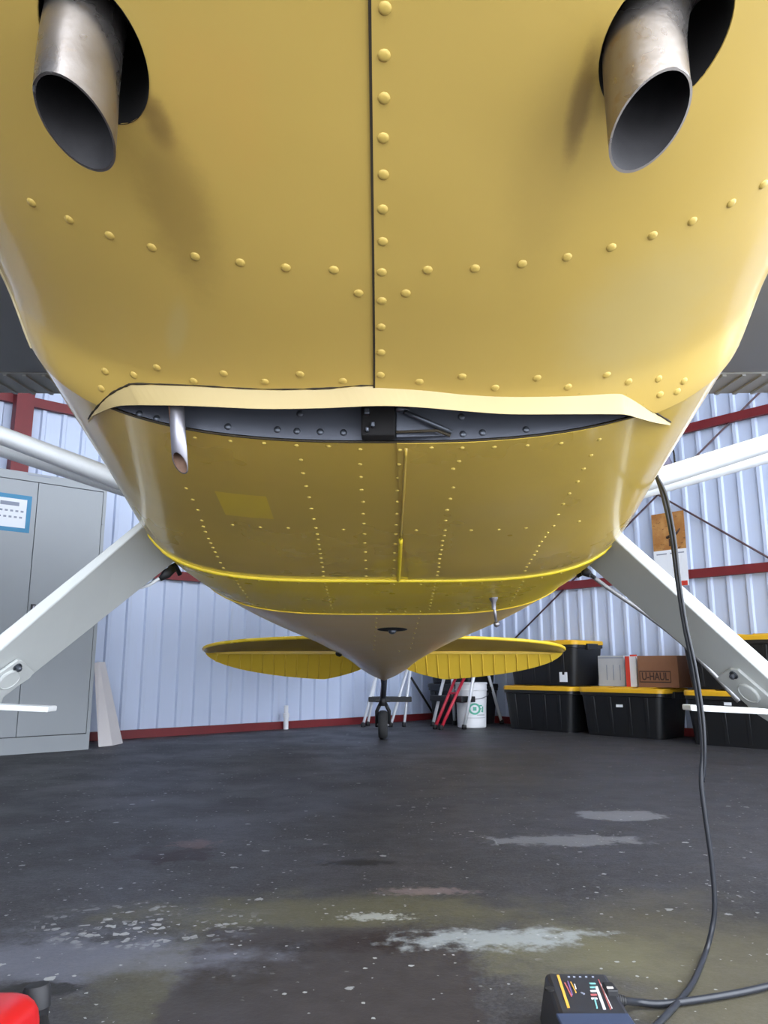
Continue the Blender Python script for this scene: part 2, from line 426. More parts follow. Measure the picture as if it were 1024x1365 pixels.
wl_ = wall('wall_left', WLp, DL, NL, 'white ribbed metal wall with red rails behind the grey cabinet')
wr_ = wall('wall_right', WRp, DR, NR, 'white ribbed metal wall with red rails behind the black totes')
def rail(parent, Pf, t0, t1, z0, z1, name='girt', off0=0.022, off1=0.06):
    q = [Pf(t0, z0, off0), Pf(t1, z0, off0), Pf(t1, z0, off1), Pf(t0, z0, off1)]
    o = MB().hexa(q + [p + Vector((0, 0, z1 - z0)) for p in q]).build(name, M['red'], parent); fixn(o); return o
for w, Pf in ((wl_, WLp), (wr_, WRp)):
    LEN = LENS[w.name]
    for z in (1.26, 2.46, 3.66):
        rail(w, Pf, 0.05, LEN, z - 0.035, z + 0.035)
    rail(w, Pf, 0.08, LEN, 0.0, 0.062, 'base_rail')
rail(wl_, WLp, 4.33, 4.45, 0.0, WH, 'column', 0.06, 0.16)
rail(wr_, WRp, 4.9, 5.02, 0.0, WH, 'column', 0.06, 0.16)
def rod(a, b):
    return MB().tube([a, b], 0.008, 8).build('brace_rod', M['rod'], wr_, True)
rod(WRp(0.25, 0.22, 0.034), WRp(3.9, 2.88, 0.034)); rod(WRp(1.4, 2.86, 0.052), WRp(4.85, 0.32, 0.052))
# roof, and an unseen dark wall added to shade the nose's left
rf = slab(-.3, SHUT_L + .3, -.3, OPEN_R + .15, WH + .02, WH + .14).build('ceiling', M['roof']); fixn(rf); tag(rf, 'metal hangar roof above the airplane', kind='structure')
wf = slab(SHUT_L, SHUT_L + .1, -.1, OPEN_R, 0, WH).build('wall_front_shade', M['roof']); fixn(wf); tag(wf, 'unseen plain metal wall added opposite the totes to shade the left', kind='structure')

# ------------------------------------------------------------------ airplane
AIR = empty('airplane', (0, 3.0, 0), 'yellow high-wing light airplane with white landing gear legs, seen from under its nose', 'airplane')
# stations relative to camera height: Y, half width, belly z, lower half height, exponent
BODY = [(1.00, .561, .345, .265, 2.58), (1.10, .561, .325, .265, 2.6), (1.45, .565, .255, .27, 3.2), (1.77, .576, .194, .29, 3.8), (2.27, .574, .150, .30, 3.6),
        (2.8, .54, .105, .29, 3.0), (3.4, .425, .052, .27, 2.5), (4.2, .30, -.018, .25, 2.1), (5.0, .20, -.078, .2, 1.9), (5.85, .03, -.112, .15, 1.7)]
COWL = [(.10, .43, .745, .22, 2.3), (.35, .50, .632, .25, 2.3), (.556, .55, .555, .26, 2.35), (.82, .565, .450, .265, 2.35), (1.02, .567, .374, .27, 2.42), (1.10, .561, .3235, .265, 2.6), (1.14, .561, .31, .265, 2.62)]
BT = [[s[k] for s in BODY] for k in range(5)]; CTb = [[s[k] for s in COWL] for k in range(5)]
def par(T, Y): return [herm(Y, T[0], T[k]) for k in (1, 2, 3, 4)]
def low(T, Y, x):                        # z of lower skin at x (absolute)
    w, zb, h, n = par(T, Y); q = min(abs(x) / w, 1.0)
    return CAM_H + zb + h * (1 - (1 - q ** n) ** (1 / n))
def top(Y): return CAM_H + interp(Y, [.1, .9, 1.1, 1.75, 2.9, 5.85], [1.22, 1.18, 1.20, 1.40, 1.40, .22])
def ringpt(T, Y, a):
    """a in [-2,2]: |a|<=1 lower skin from keel(0) to widest(1); 1..2 upper skin to the top"""
    w, zb, h, n = par(T, Y); s = 1 if a >= 0 else -1; a = abs(a)
    zc = CAM_H + zb + h
    if a <= 1:
        ph = a * PI / 2
        return Vector((s * w * math.sin(ph) ** (2 / n), Y, zc - h * max(0, math.cos(ph)) ** (2 / n)))
    ph = (a - 1) * PI / 2
    return Vector((s * w * max(0, math.cos(ph)) ** (2 / 3.2), Y, zc + (top(Y) - zc) * math.sin(ph) ** (2 / 3.2)))
def skin(name, T, ys, avals, mat, parent, off=0.0, yend=None, hole=None, thick=0.0015):
    verts = []; n = len(avals)
    for j, Y in enumerate(ys):
        for a in avals:
            yy = Y
            p = ringpt(T, yy, a)
            if yend is not None:
                ye = yend(p.x, a); y0 = ys[0]
                yy = y0 + (Y - y0) * (ye - y0) / (ys[-1] - y0); p = ringpt(T, yy, a)
            if off:
                d = Vector((p.x, 0, p.z - (CAM_H + par(T, yy)[1] + par(T, yy)[2] + 0.1))).normalized(); p = p + d * off
            verts.append(p)
    faces = [(j * n + i, j * n + i + 1, (j + 1) * n + i + 1, (j + 1) * n + i) for j in range(len(ys) - 1) for i in range(n - 1)]
    if hole:
        hx, hy, rx, ry = hole
        ins = [((v.x - hx) / rx) ** 2 + ((v.y - hy) / ry) ** 2 < 1 and v.z < CAM_H + 0.9 for v in verts]
        faces = [f for f in faces if not all(ins[i] for i in f)]
        for i, v in enumerate(verts):
            if ins[i]:
                dx, dy = (v.x - hx) / rx, (v.y - hy) / ry; L = math.hypot(dx, dy) or 1
                v.x = hx + dx / L * rx; v.y = hy + dy / L * ry; v.z = low(T, v.y, v.x) - off
        used = sorted({i for f in faces for i in f}); mp = {o: k for k, o in enumerate(used)}
        verts = [verts[i] for i in used]; faces = [tuple(mp[i] for i in f) for f in faces]
    o = mesh_obj(name, verts, faces, mat, None, True)
    fixn(o)
    # make sure outside faces outwards (keel faces point down)
    me = o.data
    down = [p for p in me.polygons if abs(p.center.x) < 0.2 and p.center.z < CAM_H + 0.8]
    if down and sum(p.normal.z for p in down) > 0:
        me.flip_normals()
    bv = BVHTree.FromPolygons([v.co.copy() for v in me.vertices], [tuple(p.vertices) for p in me.polygons])
    if thick:
        m = o.modifiers.new('thickness', 'SOLIDIFY'); m.thickness = thick; m.offset = -1
        m = o.modifiers.new('crease', 'EDGE_SPLIT'); m.split_angle = .9
    put(o, parent)
    return o, bv
def lin(a, b, n): return [a + (b - a) * i / (n - 1) for i in range(n)]
SEAM_A = -0.02
def solve_a(T, Y, x):                    # ring parameter for a lower-skin x
    lo_, hi_ = 0.0, 1.0
    for _ in range(40):
        m = (lo_ + hi_) / 2
        if ringpt(T, Y, m).x < abs(x): lo_ = m
        else: hi_ = m
    return math.copysign(lo_, x)
sa = solve_a(CTb, .8, 0.0115)
LT = [(118, 560), (124, 551), (136, 537), (150, 525), (168, 516), (183, 513), (255, 515), (350, 520), (430, 519), (492, 515), (560, 518), (620, 524), (680, 527), (760, 526), (820, 523), (834, 526), (850, 535), (870, 549), (894, 564)]
LB = [(117, 563), (123, 555), (142, 546), (158, 541), (180, 540), (195, 540), (255, 541), (350, 545), (430, 544), (505, 541), (560, 543), (620, 548), (680, 552), (760, 552), (820, 552), (836, 553), (850, 557), (872, 563), (894, 567)]
def on_cowl(px, py):                     # where the pixel's ray meets the lower cowl skin
    r = ray(px, py); lo_, hi_ = .2, 1.2
    for _ in range(40):
        m = (lo_ + hi_) / 2; p = ORG + r * (m / r.y)
        if p.z < low(CTb, m, p.x): lo_ = m
        else: hi_ = m
    return ORG + r * (lo_ / r.y)
LIP_TOP = [on_cowl(p.x, p.y) for p in catmull([Vector((q[0], q[1], 0)) for q in LT], 6)]
LIPX = [p.x for p in LIP_TOP]; LIPY = [p.y for p in LIP_TOP]
def cowl_end(x, a):
    if abs(a) > 1 or x <= LIPX[0] or x >= LIPX[-1]: return 1.104
    return min(1.104, interp(x, LIPX, LIPY))
HOLE_L = atY(128, 55, .612); HOLE_R = atY(886, 42, .60)
ys = lin(.10, 1.104, 150)
cowl_l, bv_cl = skin('cowl_panel', CTb, ys, sorted([-sa] + [-k for k in lin(sa, 1, 80)[1:]] + [-k for k in lin(1, 2, 30)[1:]]), M['cowl'], AIR,
                     0.0, cowl_end, (HOLE_L.x, HOLE_L.y, .0475, .062))
cowl_r, bv_cr = skin('cowl_panel', CTb, ys, [-sa + .0004] + lin(-sa + .004, 1, 90) + lin(1, 2, 30)[1:], M['cowl'], AIR,
                     0.0022, cowl_end, (HOLE_R.x, HOLE_R.y, .059, .064))
# nose bowl closing the cowl
nb = MB()
av = lin(-2, 2, 97); ring0 = [ringpt(CTb, .10, a) for a in av]
cn = Vector((0, -.06, CAM_H + .98)); v = []; f = []
for k, s_ in enumerate((1.0, .97, .86, .6, .15)):
    for p in ring0:
        q = cn + (p - cn) * s_; q.y = .10 - .16 * (1 - s_ ** 3); v.append(q)
for k in range(4):
    for i in range(96): f.append((k * 97 + i, k * 97 + i + 1, (k + 1) * 97 + i + 1, (k + 1) * 97 + i))
nb.add(v, f); o = nb.build('nose_bowl', M['cowl'], AIR, True); fixn(o)
# keel seam: its shadow and dirt painted as one dark strip
sm = MB()
for j in range(0, 149):
    p0, p1 = [ringpt(CTb, .10 + (1.02 - .10) * jj / 149, -sa) for jj in (j, j + 1)]
    wdt = .0022
    w0 = wdt
    a0 = [p + Vector((dx, 0, -.0006 + dz)) for dz in (0, -.0016) for p, dx in ((p0, -w0), (p0, .0006), (p1, .0006), (p1, -w0))]
    sm.hexa(a0)
o = sm.build('seam_shadow_dirt', M['dirt'], cowl_l); fixn(o)
# fuselage skins
fa = solve_a(BT, 1.4, 0.033)
body_l, bv_bl = skin('belly_panel', BT, lin(1.10, 1.77, 40), [-k for k in lin(1, 2, 20)[::-1]][:-1] + lin(-1, fa, 70), M['belly'], AIR, 0.0)
body_r, bv_br = skin('belly_panel', BT, lin(1.10, 1.77, 40), lin(fa + .0, 1, 60) + lin(1, 2, 20)[1:], M['belly'], AIR, 0.0018)
aft, bv_af = skin('aft_belly_panel', BT, lin(1.765, 2.27, 26), [-k for k in lin(1, 2, 20)[::-1]][:-1] + lin(-1, 1, 110) + lin(1, 2, 20)[1:], M['aft'], AIR, 0.0016)
tail, bv_tl = skin('tail_cone', BT, lin(2.262, 5.85, 90), [-k for k in lin(1, 2, 16)[::-1]][:-1] + lin(-1, 1, 90) + lin(1, 2, 16)[1:], M['tailcone'], AIR, 0.0)
# beads round the fuselage and along the keel seam
def ringbead(Y, r, name, mat, a0=-1.15, a1=1.15, off=0.002):
    pts = []
    for a in lin(a0, a1, 140):
        p = ringpt(BT, Y, a); pts.append(p + Vector((0, 0, -off)) if abs(a) < .6 else p)
    return MB().tube(pts, r, 8).build(name, mat, AIR, True)
ringbead(1.768, .0048, 'trim_bead', M['bead'])
ringbead(2.268, .0022, 'panel_edge', M['aft'], -.98, .98)
pts = [Vector((0.033, Y, low(BT, Y, .033) - .0015)) for Y in lin(1.115, 1.765, 30)]
kb = MB().tube(pts[:18], .0026, 6).build('keel_seam', M['belly'], AIR, True)
kb2 = MB().tube(pts[17:], .0042, 6).build('keel_seam', M['bead'], AIR, True)
# chipped edges of the upper cowl doors, along both flanks
for s_ in (-1, 1):
    for T, y0, y1, n, a0, nm in ((CTb, .55, 1.10, 70, .785, 'cowl_door_edge'), (BT, 1.105, 1.72, 70, .80, 'side_panel_edge')):
        m = MB(); wd = .004
        for j in range(n):
            ya, yb = y0 + (y1 - y0) * j / n, y0 + (y1 - y0) * (j + 1) / n
            wd2 = .004 + .012 * random.random() ** 3
            P4 = [ringpt(T, ya, s_ * a0), ringpt(T, yb, s_ * a0), ringpt(T, yb, s_ * (a0 + wd2)), ringpt(T, ya, s_ * (a0 + wd))]
            wd = wd2
            m.hexa(P4 + [p + Vector((s_ * .0022, 0, -.0012)) for p in P4])
        o = m.build(nm, M['chip'], AIR); fixn(o)
# firewall
v = []; av = lin(-2, 2, 121)
for a in av:
    p = ringpt(BT, 1.101, a); c3 = Vector((0, 1.101, CAM_H + .8)); v.append(c3 + (p - c3) * .992)
v.append(Vector((0, 1.101, CAM_H + .8)))
fw = mesh_obj('firewall', v, [(i, i + 1, 121) for i in range(120)], M['firewall'], AIR, False, (0, 1.101, CAM_H + .6)); fixn(fw)
fwm = fw.modifiers.new('t', 'SOLIDIFY'); fwm.thickness = .003; fwm.offset = 0
# firewall flange (dark worn edge where belly skin starts)
pts = [ringpt(BT, 1.1, a) + Vector((0, 0, .001)) for a in lin(-.62, .62, 90)]
MB().tube(pts, .0018, 6).build('skin_edge', M['dirt'], AIR, True)
# cowl outlet lip: a flange hanging from the cowl's cut-out
ta = LIP_TOP
tb = []
for p, q in zip(catmull([Vector((q[0], q[1], 0)) for q in LB], 6), ta):
    tb.append(atY(p.x, p.y, q.y + .004))
m = MB(); n = len(ta)
v = []
for k in range(n):
    up = ta[k] + Vector((0, .012, .004))
    v += [ta[k], tb[k], tb[k] + Vector((0, .0025, .0005)), up]
f = []
for k in range(n - 1):
    for i in range(4):
        j = (i + 1) % 4
        f.append((k * 4 + i, k * 4 + j, (k + 1) * 4 + j, (k + 1) * 4 + i))
f += [(0, 1, 2, 3), tuple((n - 1) * 4 + i for i in (3, 2, 1, 0))]
m.add(v, f); lip = m.build('cowl_lip', M['lip'], AIR, False); fixn(lip)
# dark bead of dirt between cowl skin and lip
MB().tube([p + Vector((0, -.0015, .0012)) for p in ta], [.0008 + .0012 * random.random() for _ in ta], 6).build('lip_crack', M['dirt'], lip, True)

# rivets -------------------------------------------------------------------------
def dome(name, r, h, mat, seg=12):
    b = MB().lathe([(r * 1.12, -.0006), (r * 1.1, .12 * h), (r, .35 * h), (r * .82, .72 * h), (r * .5, .93 * h), (r * .15, h)], (0, 0, 0), (0, 0, 1), seg)
    me = bpy.data.meshes.new(name); me.from_pydata([tuple(p) for p in b.v], [], b.f); me.update()
    me.polygons.foreach_set('use_smooth', [True] * len(me.polygons)); me.materials.append(mat); return me
RV_BIG = dome('rivet_large', .0054, .0022, M['rivet']); RV_SM = dome('rivet_small', .0034, .0018, M['rivet_b'], 10)
RV_TINY = dome('rivet_fine', .0034, .002, M['rivet_b'], 8); RV_FW = dome('firewall_rivet', .0055, .004, M['bolt'])
def rivets(pix, targets, me):
    for (x, y) in pix:
        r = ray(x, y).normalized(); best = None
        for o, bv in targets:
            h = bv.ray_cast(ORG, r)
            if h[0] is not None and (best is None or h[3] < best[1][3]): best = (o, h)
        if best is None: continue
        o, h = best; nrm = h[1] if h[1].dot(r) < 0 else -h[1]
        rv = link(bpy.data.objects.new('rivet', me))
        rv.rotation_mode = 'QUATERNION'; rv.rotation_quaternion = Vector((0, 0, 1)).rotation_difference(nrm)
        rv.location = h[0]; put(rv, o)
def row(a, b, n): return [(a[0] + (b[0] - a[0]) * i / (n - 1), a[1] + (b[1] - a[1]) * i / (n - 1)) for i in range(n)]
cw = [(cowl_l, bv_cl), (cowl_r, bv_cr)]
rivets([(513, 11), (512, 74), (512, 131), (511, 184), (511, 233), (510, 279), (510, 322), (509, 363), (509, 401), (508, 436), (508, 470), (507, 500)], cw, RV_BIG)
rivets([(42, 270), (92, 293), (146, 314), (202, 330), (260, 342), (320, 350), (381, 357), (445, 360), (570, 360), (633, 358), (696, 352), (756, 343), (815, 330), (870, 314), (923, 295), (975, 271), (1018, 246), (478, 391), (541, 391)], cw, RV_BIG)
rivets([(135, 518), (140, 495), (178, 500), (209, 490), (258, 508), (298, 498), (353, 509), (400, 499), (457, 508), (559, 509), (616, 502), (660, 517), (716, 504), (757, 516), (809, 500), (838, 509), (878, 505), (880, 526), (903, 522), (912, 508)], cw, RV_BIG)
bl = [(body_l, bv_bl), (body_r, bv_br), (aft, bv_af), (tail, bv_tl)]
rivets([(260, 584), (307, 588), (352, 591), (395, 594), (438, 595), (575, 597), (616, 597), (659, 596), (703, 594), (748, 591), (799, 586)], bl, RV_SM)
rivets([(401, 613), (404, 631), (408, 648), (412, 663), (415, 678), (418, 692), (421, 704), (423, 712), (424, 719), (425, 726), (426, 732), (427, 738), (428, 744), (429, 750), (430, 756), (431, 762), (431, 768)] + row((433, 778), (442, 811), 9), bl, RV_SM)
rivets([(480, 599), (480, 619), (481, 636), (482, 653), (484, 669), (484, 685), (485, 698), (486, 712), (486, 724), (487, 736), (487, 747), (488, 758), (488, 768)], bl, RV_SM)
rivets([(533, 600), (532, 619), (531, 637), (530, 654), (530, 669), (529, 685), (528, 700), (528, 712), (527, 725), (526, 737), (526, 747), (525, 758), (525, 767)], bl, RV_SM)
rivets([(612, 615), (604, 625), (604, 650), (600, 665), (596, 680), (594, 694), (593, 707), (592, 714), (590, 721), (589, 727), (588, 733), (587, 739), (586, 745), (585, 751), (585, 756), (584, 762), (583, 767)] + row((580, 778), (572, 812), 9), bl, RV_SM)
rivets([(788, 607), (778, 625), (770, 642), (759, 658), (751, 672), (744, 686), (738, 701), (730, 710), (726, 716), (722, 722), (718, 728), (715, 735), (712, 740), (708, 746), (705, 751), (702, 756), (700, 761)] + row((697, 775), (680, 805), 8), bl, RV_SM)
rivets([(248, 651), (257, 666), (264, 680), (269, 694), (271, 702), (274, 709), (278, 718), (281, 724), (284, 730), (287, 736), (290, 742), (294, 750), (298, 757)] + row((312, 770), (335, 804), 9), bl, RV_SM)
rivets([(310, 700), (347, 703), (384, 704), (458, 706), (555, 707), (628, 707), (665, 706), (701, 704), (772, 695)], bl, RV_SM)
rivets([(275, 763), (290, 766), (320, 771), (345, 774), (372, 776), (398, 777), (453, 778), (489, 779), (525, 779), (561, 779), (614, 778), (642, 777), (668, 775), (722, 770), (748, 764)], bl, RV_TINY)
rivets([(338, 806), (354, 809), (380, 811), (405, 813), (431, 814), (457, 815), (482, 815), (502, 815), (520, 815), (540, 815), (560, 815), (585, 814), (611, 813), (636, 811), (660, 809)], bl, RV_TINY)
rivets(row((502, 824), (498, 866), 8) + row((558, 824), (547, 864), 7) + [(532, 868), (420, 846)], bl, RV_TINY)
fwv = [fw.matrix_basis.translation + AIR.location + vv.co for vv in fw.data.vertices]
bv_fw = BVHTree.FromPolygons(fwv, [tuple(p.vertices) for p in fw.data.polygons])
rivets([(186, 552), (209, 558), (304, 569), (370, 573), (396, 575), (427, 576), (458, 577), (400, 552), (615, 556), (617, 579), (643, 577), (701, 573), (765, 572), (800, 566), (823, 565)], [(fw, bv_fw)], RV_FW)
# mount recess, its shade painted as a black box, and bracket mid-outlet
a = atY(482, 586, 1.09); b = atY(527, 540, 1.09)
MB().box(((a.x + b.x) / 2, 1.083, (a.z + b.z) / 2 + .006), (b.x - a.x, .03, abs(b.z - a.z) + .012)).build('mount_recess_dark', M['void'], AIR, bevel=.003)
for (x0, y0, x1, y1, d) in ((485, 545, 493, 553, .012), (494, 563, 500, 570, .014), (487, 570, 492, 576, .013)):
    p, q = atY(x0, y1, 1.065), atY(x1, y0, 1.065)
    MB().box(((p.x + q.x) / 2, 1.066, (p.z + q.z) / 2), (q.x - p.x, d, q.z - p.z)).build('mount_bolt', M['bolt'], AIR, bevel=.002)
P8 = [atY(528, 583, 1.075), atY(602, 581, 1.095), atY(602, 581, 1.10), atY(528, 583, 1.10), atY(528, 546, 1.075), atY(600, 573, 1.095), atY(600, 573, 1.10), atY(528, 546, 1.10)]
br = MB().hexa(P8).build('mount_bracket', M['firewall'], AIR, bevel=.002); fixn(br)
MB().tube([atY(540, 549, 1.068), atY(565, 560, 1.075), atY(602, 576, 1.088)], .004, 8).build('bracket_rib', M['bolt'], br, True)
MB().tube([atY(528, 576, 1.07), atY(583, 574, 1.078), atY(600, 581, 1.085)], .0022, 6).build('bracket_crack', M['dirt'], br, True)
MB().tube([atY(528, 545, 1.068), atY(545, 546, 1.075)], .005, 8).build('bracket_stub', M['bolt'], br, True)

# exhaust pipes -------------------------------------------------------------------
def exhaust(path, R, sa_, sb_):
    """vertical pipe whose mouth is cut on a slope; path goes mouth -> up into the cowl"""
    seg = 48; rings = []
    def ringat(c, tdir, rad):
        q = Vector((0, 0, 1)).rotation_difference(tdir)
        return [c + q @ Vector((rad * math.cos(2 * PI * k / seg), rad * math.sin(2 * PI * k / seg), 0)) for k in range(seg)]
    P = catmull(path, 6); n = len(P)
    def shell(rad):
        rr = []
        for i, p in enumerate(P):
            td = (P[min(i + 1, n - 1)] - P[max(0, i - 1)]).normalized() if i else (P[1] - P[0]).normalized()
            r_ = ringat(p, td, rad)
            if i == 0:
                for v_ in r_:
                    dx, dy = v_.x - p.x, v_.y - p.y; v_.z = p.z + sa_ * dx + sb_ * dy
            rr.append(r_)
        return rr
    def drop(rr):                         # drop rings that would fold past the sloped mouth
        keep = [rr[0]] + [r_ for r_ in rr[1:] if min(v_.z for v_ in r_) > max(v_.z for v_ in rr[0]) - .004]
        return keep
    outer, inner = drop(shell(R)), drop(shell(R - .0022))
    def grid(rr, flip):
        v_ = [p for r_ in rr for p in r_]; f_ = []
        for i in range(len(rr) - 1):
            for k in range(seg):
                k2 = (k + 1) % seg; q = (i * seg + k, i * seg + k2, (i + 1) * seg + k2, (i + 1) * seg + k)
                f_.append(q[::-1] if flip else q)
        return v_, f_
    vo, fo = grid(outer, False)
    b0 = len(vo); vo = vo + inner[0]
    fo += [(k, b0 + k, b0 + (k + 1) % seg, (k + 1) % seg) for k in range(seg)]
    o = mesh_obj('exhaust_pipe', vo, fo, M['steel'], AIR, True, path[0])
    bm = bmesh.new(); bm.from_mesh(o.data)
    for e in bm.edges:
        if len(e.link_faces) == 2 and e.calc_face_angle(0) > .7: e.smooth = False
    bm.to_mesh(o.data); bm.free()
    vi, fi = grid(inner, True); k0 = (len(inner) - 1) * seg
    fi.append(tuple(k0 + k for k in range(seg)))
    bo = mesh_obj('pipe_bore', vi, fi, M['bore'], o, True, path[0])
    return o
tl = atY(100, 165, .606); tr = atY(867, 163, .603)
exhaust([tl, tl + Vector((-.001, .0, .05)), tl + Vector((.001, .0, .10)), tl + Vector((.006, .006, .17)), tl + Vector((.03, -.01, .25))], .0362, -.45, -.55)
exhaust([tr, tr + Vector((-.001, 0, .05)), tr + Vector((.001, 0, .09)), tr + Vector((.014, .0, .135)), tr + Vector((.05, .0, .175)), tr + Vector((.12, .0, .20))], .0368, .45, -.60)
for h_, (rx, ry) in ((HOLE_L, (.0475, .062)), (HOLE_R, (.059, .064))):  # black liner added so the inside of each hole reads as dark
    v = []; f = []; seg = 48
    for k in range(seg):
        x_, y_ = h_.x + rx * math.cos(2 * PI * k / seg), h_.y + ry * math.sin(2 * PI * k / seg); z_ = low(CTb, y_, x_)
        v += [Vector((x_, y_, z_ - .001)), Vector((x_, y_, z_ + .005)), Vector((h_.x + (x_ - h_.x) * 1.5, h_.y + (y_ - h_.y) * 1.5, z_ + .24))]
    for k in range(seg):
        a_, b_ = k * 3, ((k + 1) % seg) * 3
        f += [(a_, b_, b_ + 1, a_ + 1), (a_ + 1, b_ + 1, b_ + 2, a_ + 2)]
    mesh_obj('hole_dark_liner', v, f, M['void'], AIR, True, h_)
# breather tube hanging out of the outlet
bt = MB(); seg = 20; p0 = atY(232, 535, 1.062); p1 = atY(240, 617, 1.062); rr = .0106
ax = (p0 - p1).normalized(); q = Vector((0, 0, 1)).rotation_difference(ax)
rings = [[], [], [], []]
for k in range(seg):
    d = Vector((math.cos(2 * PI * k / seg), math.sin(2 * PI * k / seg), 0)); cut = (-.5 * d.x - 1.3 * d.y) * rr
    rings[0].append(p1 + q @ (d * rr + Vector((0, 0, cut)))); rings[1].append(p0 + q @ (d * rr) + Vector((0, 0, .03)))
    rings[2].append(p1 + q @ (d * rr * .84 + Vector((0, 0, cut * .9)))); rings[3].append(p0 + q @ (d * rr * .84))
v = rings[0] + rings[1] + rings[2]; f = []
for k in range(seg):
    k2 = (k + 1) % seg
    f += [(k, k2, seg + k2, seg + k), (k, 2 * seg + k, 2 * seg + k2, k2)]
f.append(tuple(seg + k for k in range(seg)))
br_t = mesh_obj('breather_tube', v, f, M['alu'], AIR, True, p1)
v = rings[2] + rings[3]; f = [(k, seg + k, seg + (k + 1) % seg, (k + 1) % seg) for k in range(seg)] + [tuple(seg + k for k in range(seg))]
mesh_obj('tube_bore', v, f, M['rust'], br_t, True, p1)

# landing gear --------------------------------------------------------------------
def leg(side):
    """flat spring leg: front edge and aft edge traced on their own distances"""
    if side < 0:
        fT, fB = atY(200, 694, 1.74), atY(2, 866, 1.66); aT, aB = atY(238, 745, 1.905), atY(32, 909, 1.80)
        fT2, fB2 = atY(191, 691, 1.74), atY(-6, 850, 1.66)
    else:
        fT, fB = atY(812, 712, 1.74), atY(1024, 905, 1.66); aT, aB = atY(778, 748, 1.905), atY(962, 905, 1.80)
        fT2, fB2 = atY(822, 703, 1.74), atY(1030, 886, 1.66)
    def ext(a, b, k): return a + (b - a) * k
    kz = lambda a, b, z: (z - a.z) / (b.z - a.z)
    zb = .215
    rows_ = []
    for k in (-.22, 0, .25, .5, .75, 1.0, None):
        if k is None:
            r_ = [ext(fT, fB, kz(fT, fB, zb)), ext(aT, aB, kz(fT, fB, zb)), None, ext(fT2, fB2, kz(fT2, fB2, zb + .014))]
            # taper the foot of the leg
            r_[1] = r_[0] + (r_[1] - r_[0]) * .95
        else:
            r_ = [ext(fT, fB, k), ext(aT, aB, k), None, ext(fT2, fB2, k)]
        r_[2] = r_[1] + (r_[3] - r_[0]) * .9
        rows_.append(r_)
    v = [p for r_ in rows_ for p in r_]; f = []
    for i in range(len(rows_) - 1):
        for j in range(4):
            j2 = (j + 1) % 4; f.append((i * 4 + j, i * 4 + j2, (i + 1) * 4 + j2, (i + 1) * 4 + j))
    f += [(3, 2, 1, 0), tuple((len(rows_) - 1) * 4 + j for j in range(4))]
    m = MB().add(v, f); o = m.build('gear_leg', M['leg'], AIR, bevel=.003); fixn(o)
    foot = (rows_[-1][0] + rows_[-1][1]) / 2
    nrm = (rows_[3][1] - rows_[3][0]).cross(rows_[4][0] - rows_[3][0]).normalized()
    if nrm.z > 0: nrm = -nrm
    return o, foot, nrm, rows_
WHEEL_R = .215
for side in (-1, 1):
    lg, foot, nrm, rw = leg(side)
    pl = rw[3][0]
    def U(x, y, lift=0.0): return onplane(x, y, pl, nrm) + nrm * lift
    if side < 0: out = [(-25, 912), (22, 878), (28, 879), (44, 894), (38, 902), (4, 925), (-2, 940), (-30, 950)]
    else: out = [(958, 902), (963, 897), (975, 890), (985, 891), (1024, 924), (1040, 940), (1030, 962), (1003, 945), (998, 938)]
    n = len(out); v = [U(x, y, -.001) for x, y in out] + [U(x, y, .006) for x, y in out]
    f = [tuple(range(n)), tuple(range(2 * n - 1, n - 1, -1))] + [(i, (i + 1) % n, n + (i + 1) % n, n + i) for i in range(n)]
    pt = MB().add(v, f).build('axle_plate', M['leg'], lg, bevel=.0015); fixn(pt)
    bx, by = (21, 887) if side < 0 else (981, 897)
    MB().lathe([(.010, 0), (.010, .003), (.0062, .003), (.0062, .010), (.004, .012)], U(bx, by, .006), nrm, 12).build('bolt', M['bolt'], pt, auto=.6)
    cx, cy = (10, 903) if side < 0 else (1001, 921)
    MB().lathe([(.026, 0), (.026, .004), (.023, .0055), (.022, .004), (.002, .004)], U(cx, cy, .006), nrm, 28).build('round_boss', M['leg'], pt, auto=.5)
    # step bar
    if side < 0: a, b = atY(-25, 941, 1.70), atY(70, 945, 1.70)
    else: a, b = atY(1018, 948, 1.70), atY(915, 943, 1.70)
    d = (b - a).normalized()
    sb = MB().box((a + b) / 2, ((b - a).length, .05, .012), M=Matrix((d, Vector((0, 1, 0)), d.cross(Vector((0, 1, 0))))).transposed()).build('step_bar', M['white_paint'], lg, bevel=.003)
    # wheel (out of the picture)
    wc = Vector((foot.x + side * .10, foot.y - .02, WHEEL_R))
    R = .215
    prof = [(.07, -.06), (.11, -.068), (.155, -.076), (.19, -.07), (.208, -.05), (.215, -.02), (.215, .02), (.208, .05), (.19, .07), (.155, .076), (.11, .068), (.07, .06)]
    MB().lathe(prof, wc, (1, 0, 0), 40).build('main_wheel', M['tyre'], AIR, True)
    MB().lathe([(.105, -.055), (.108, .0), (.105, .055)], wc, (1, 0, 0), 28).build('wheel_hub', M['hub'], AIR, True)
    MB().tube([foot + Vector((-side * .02, 0, 0)), wc], .024, 14).build('axle', M['hub'], AIR, True)
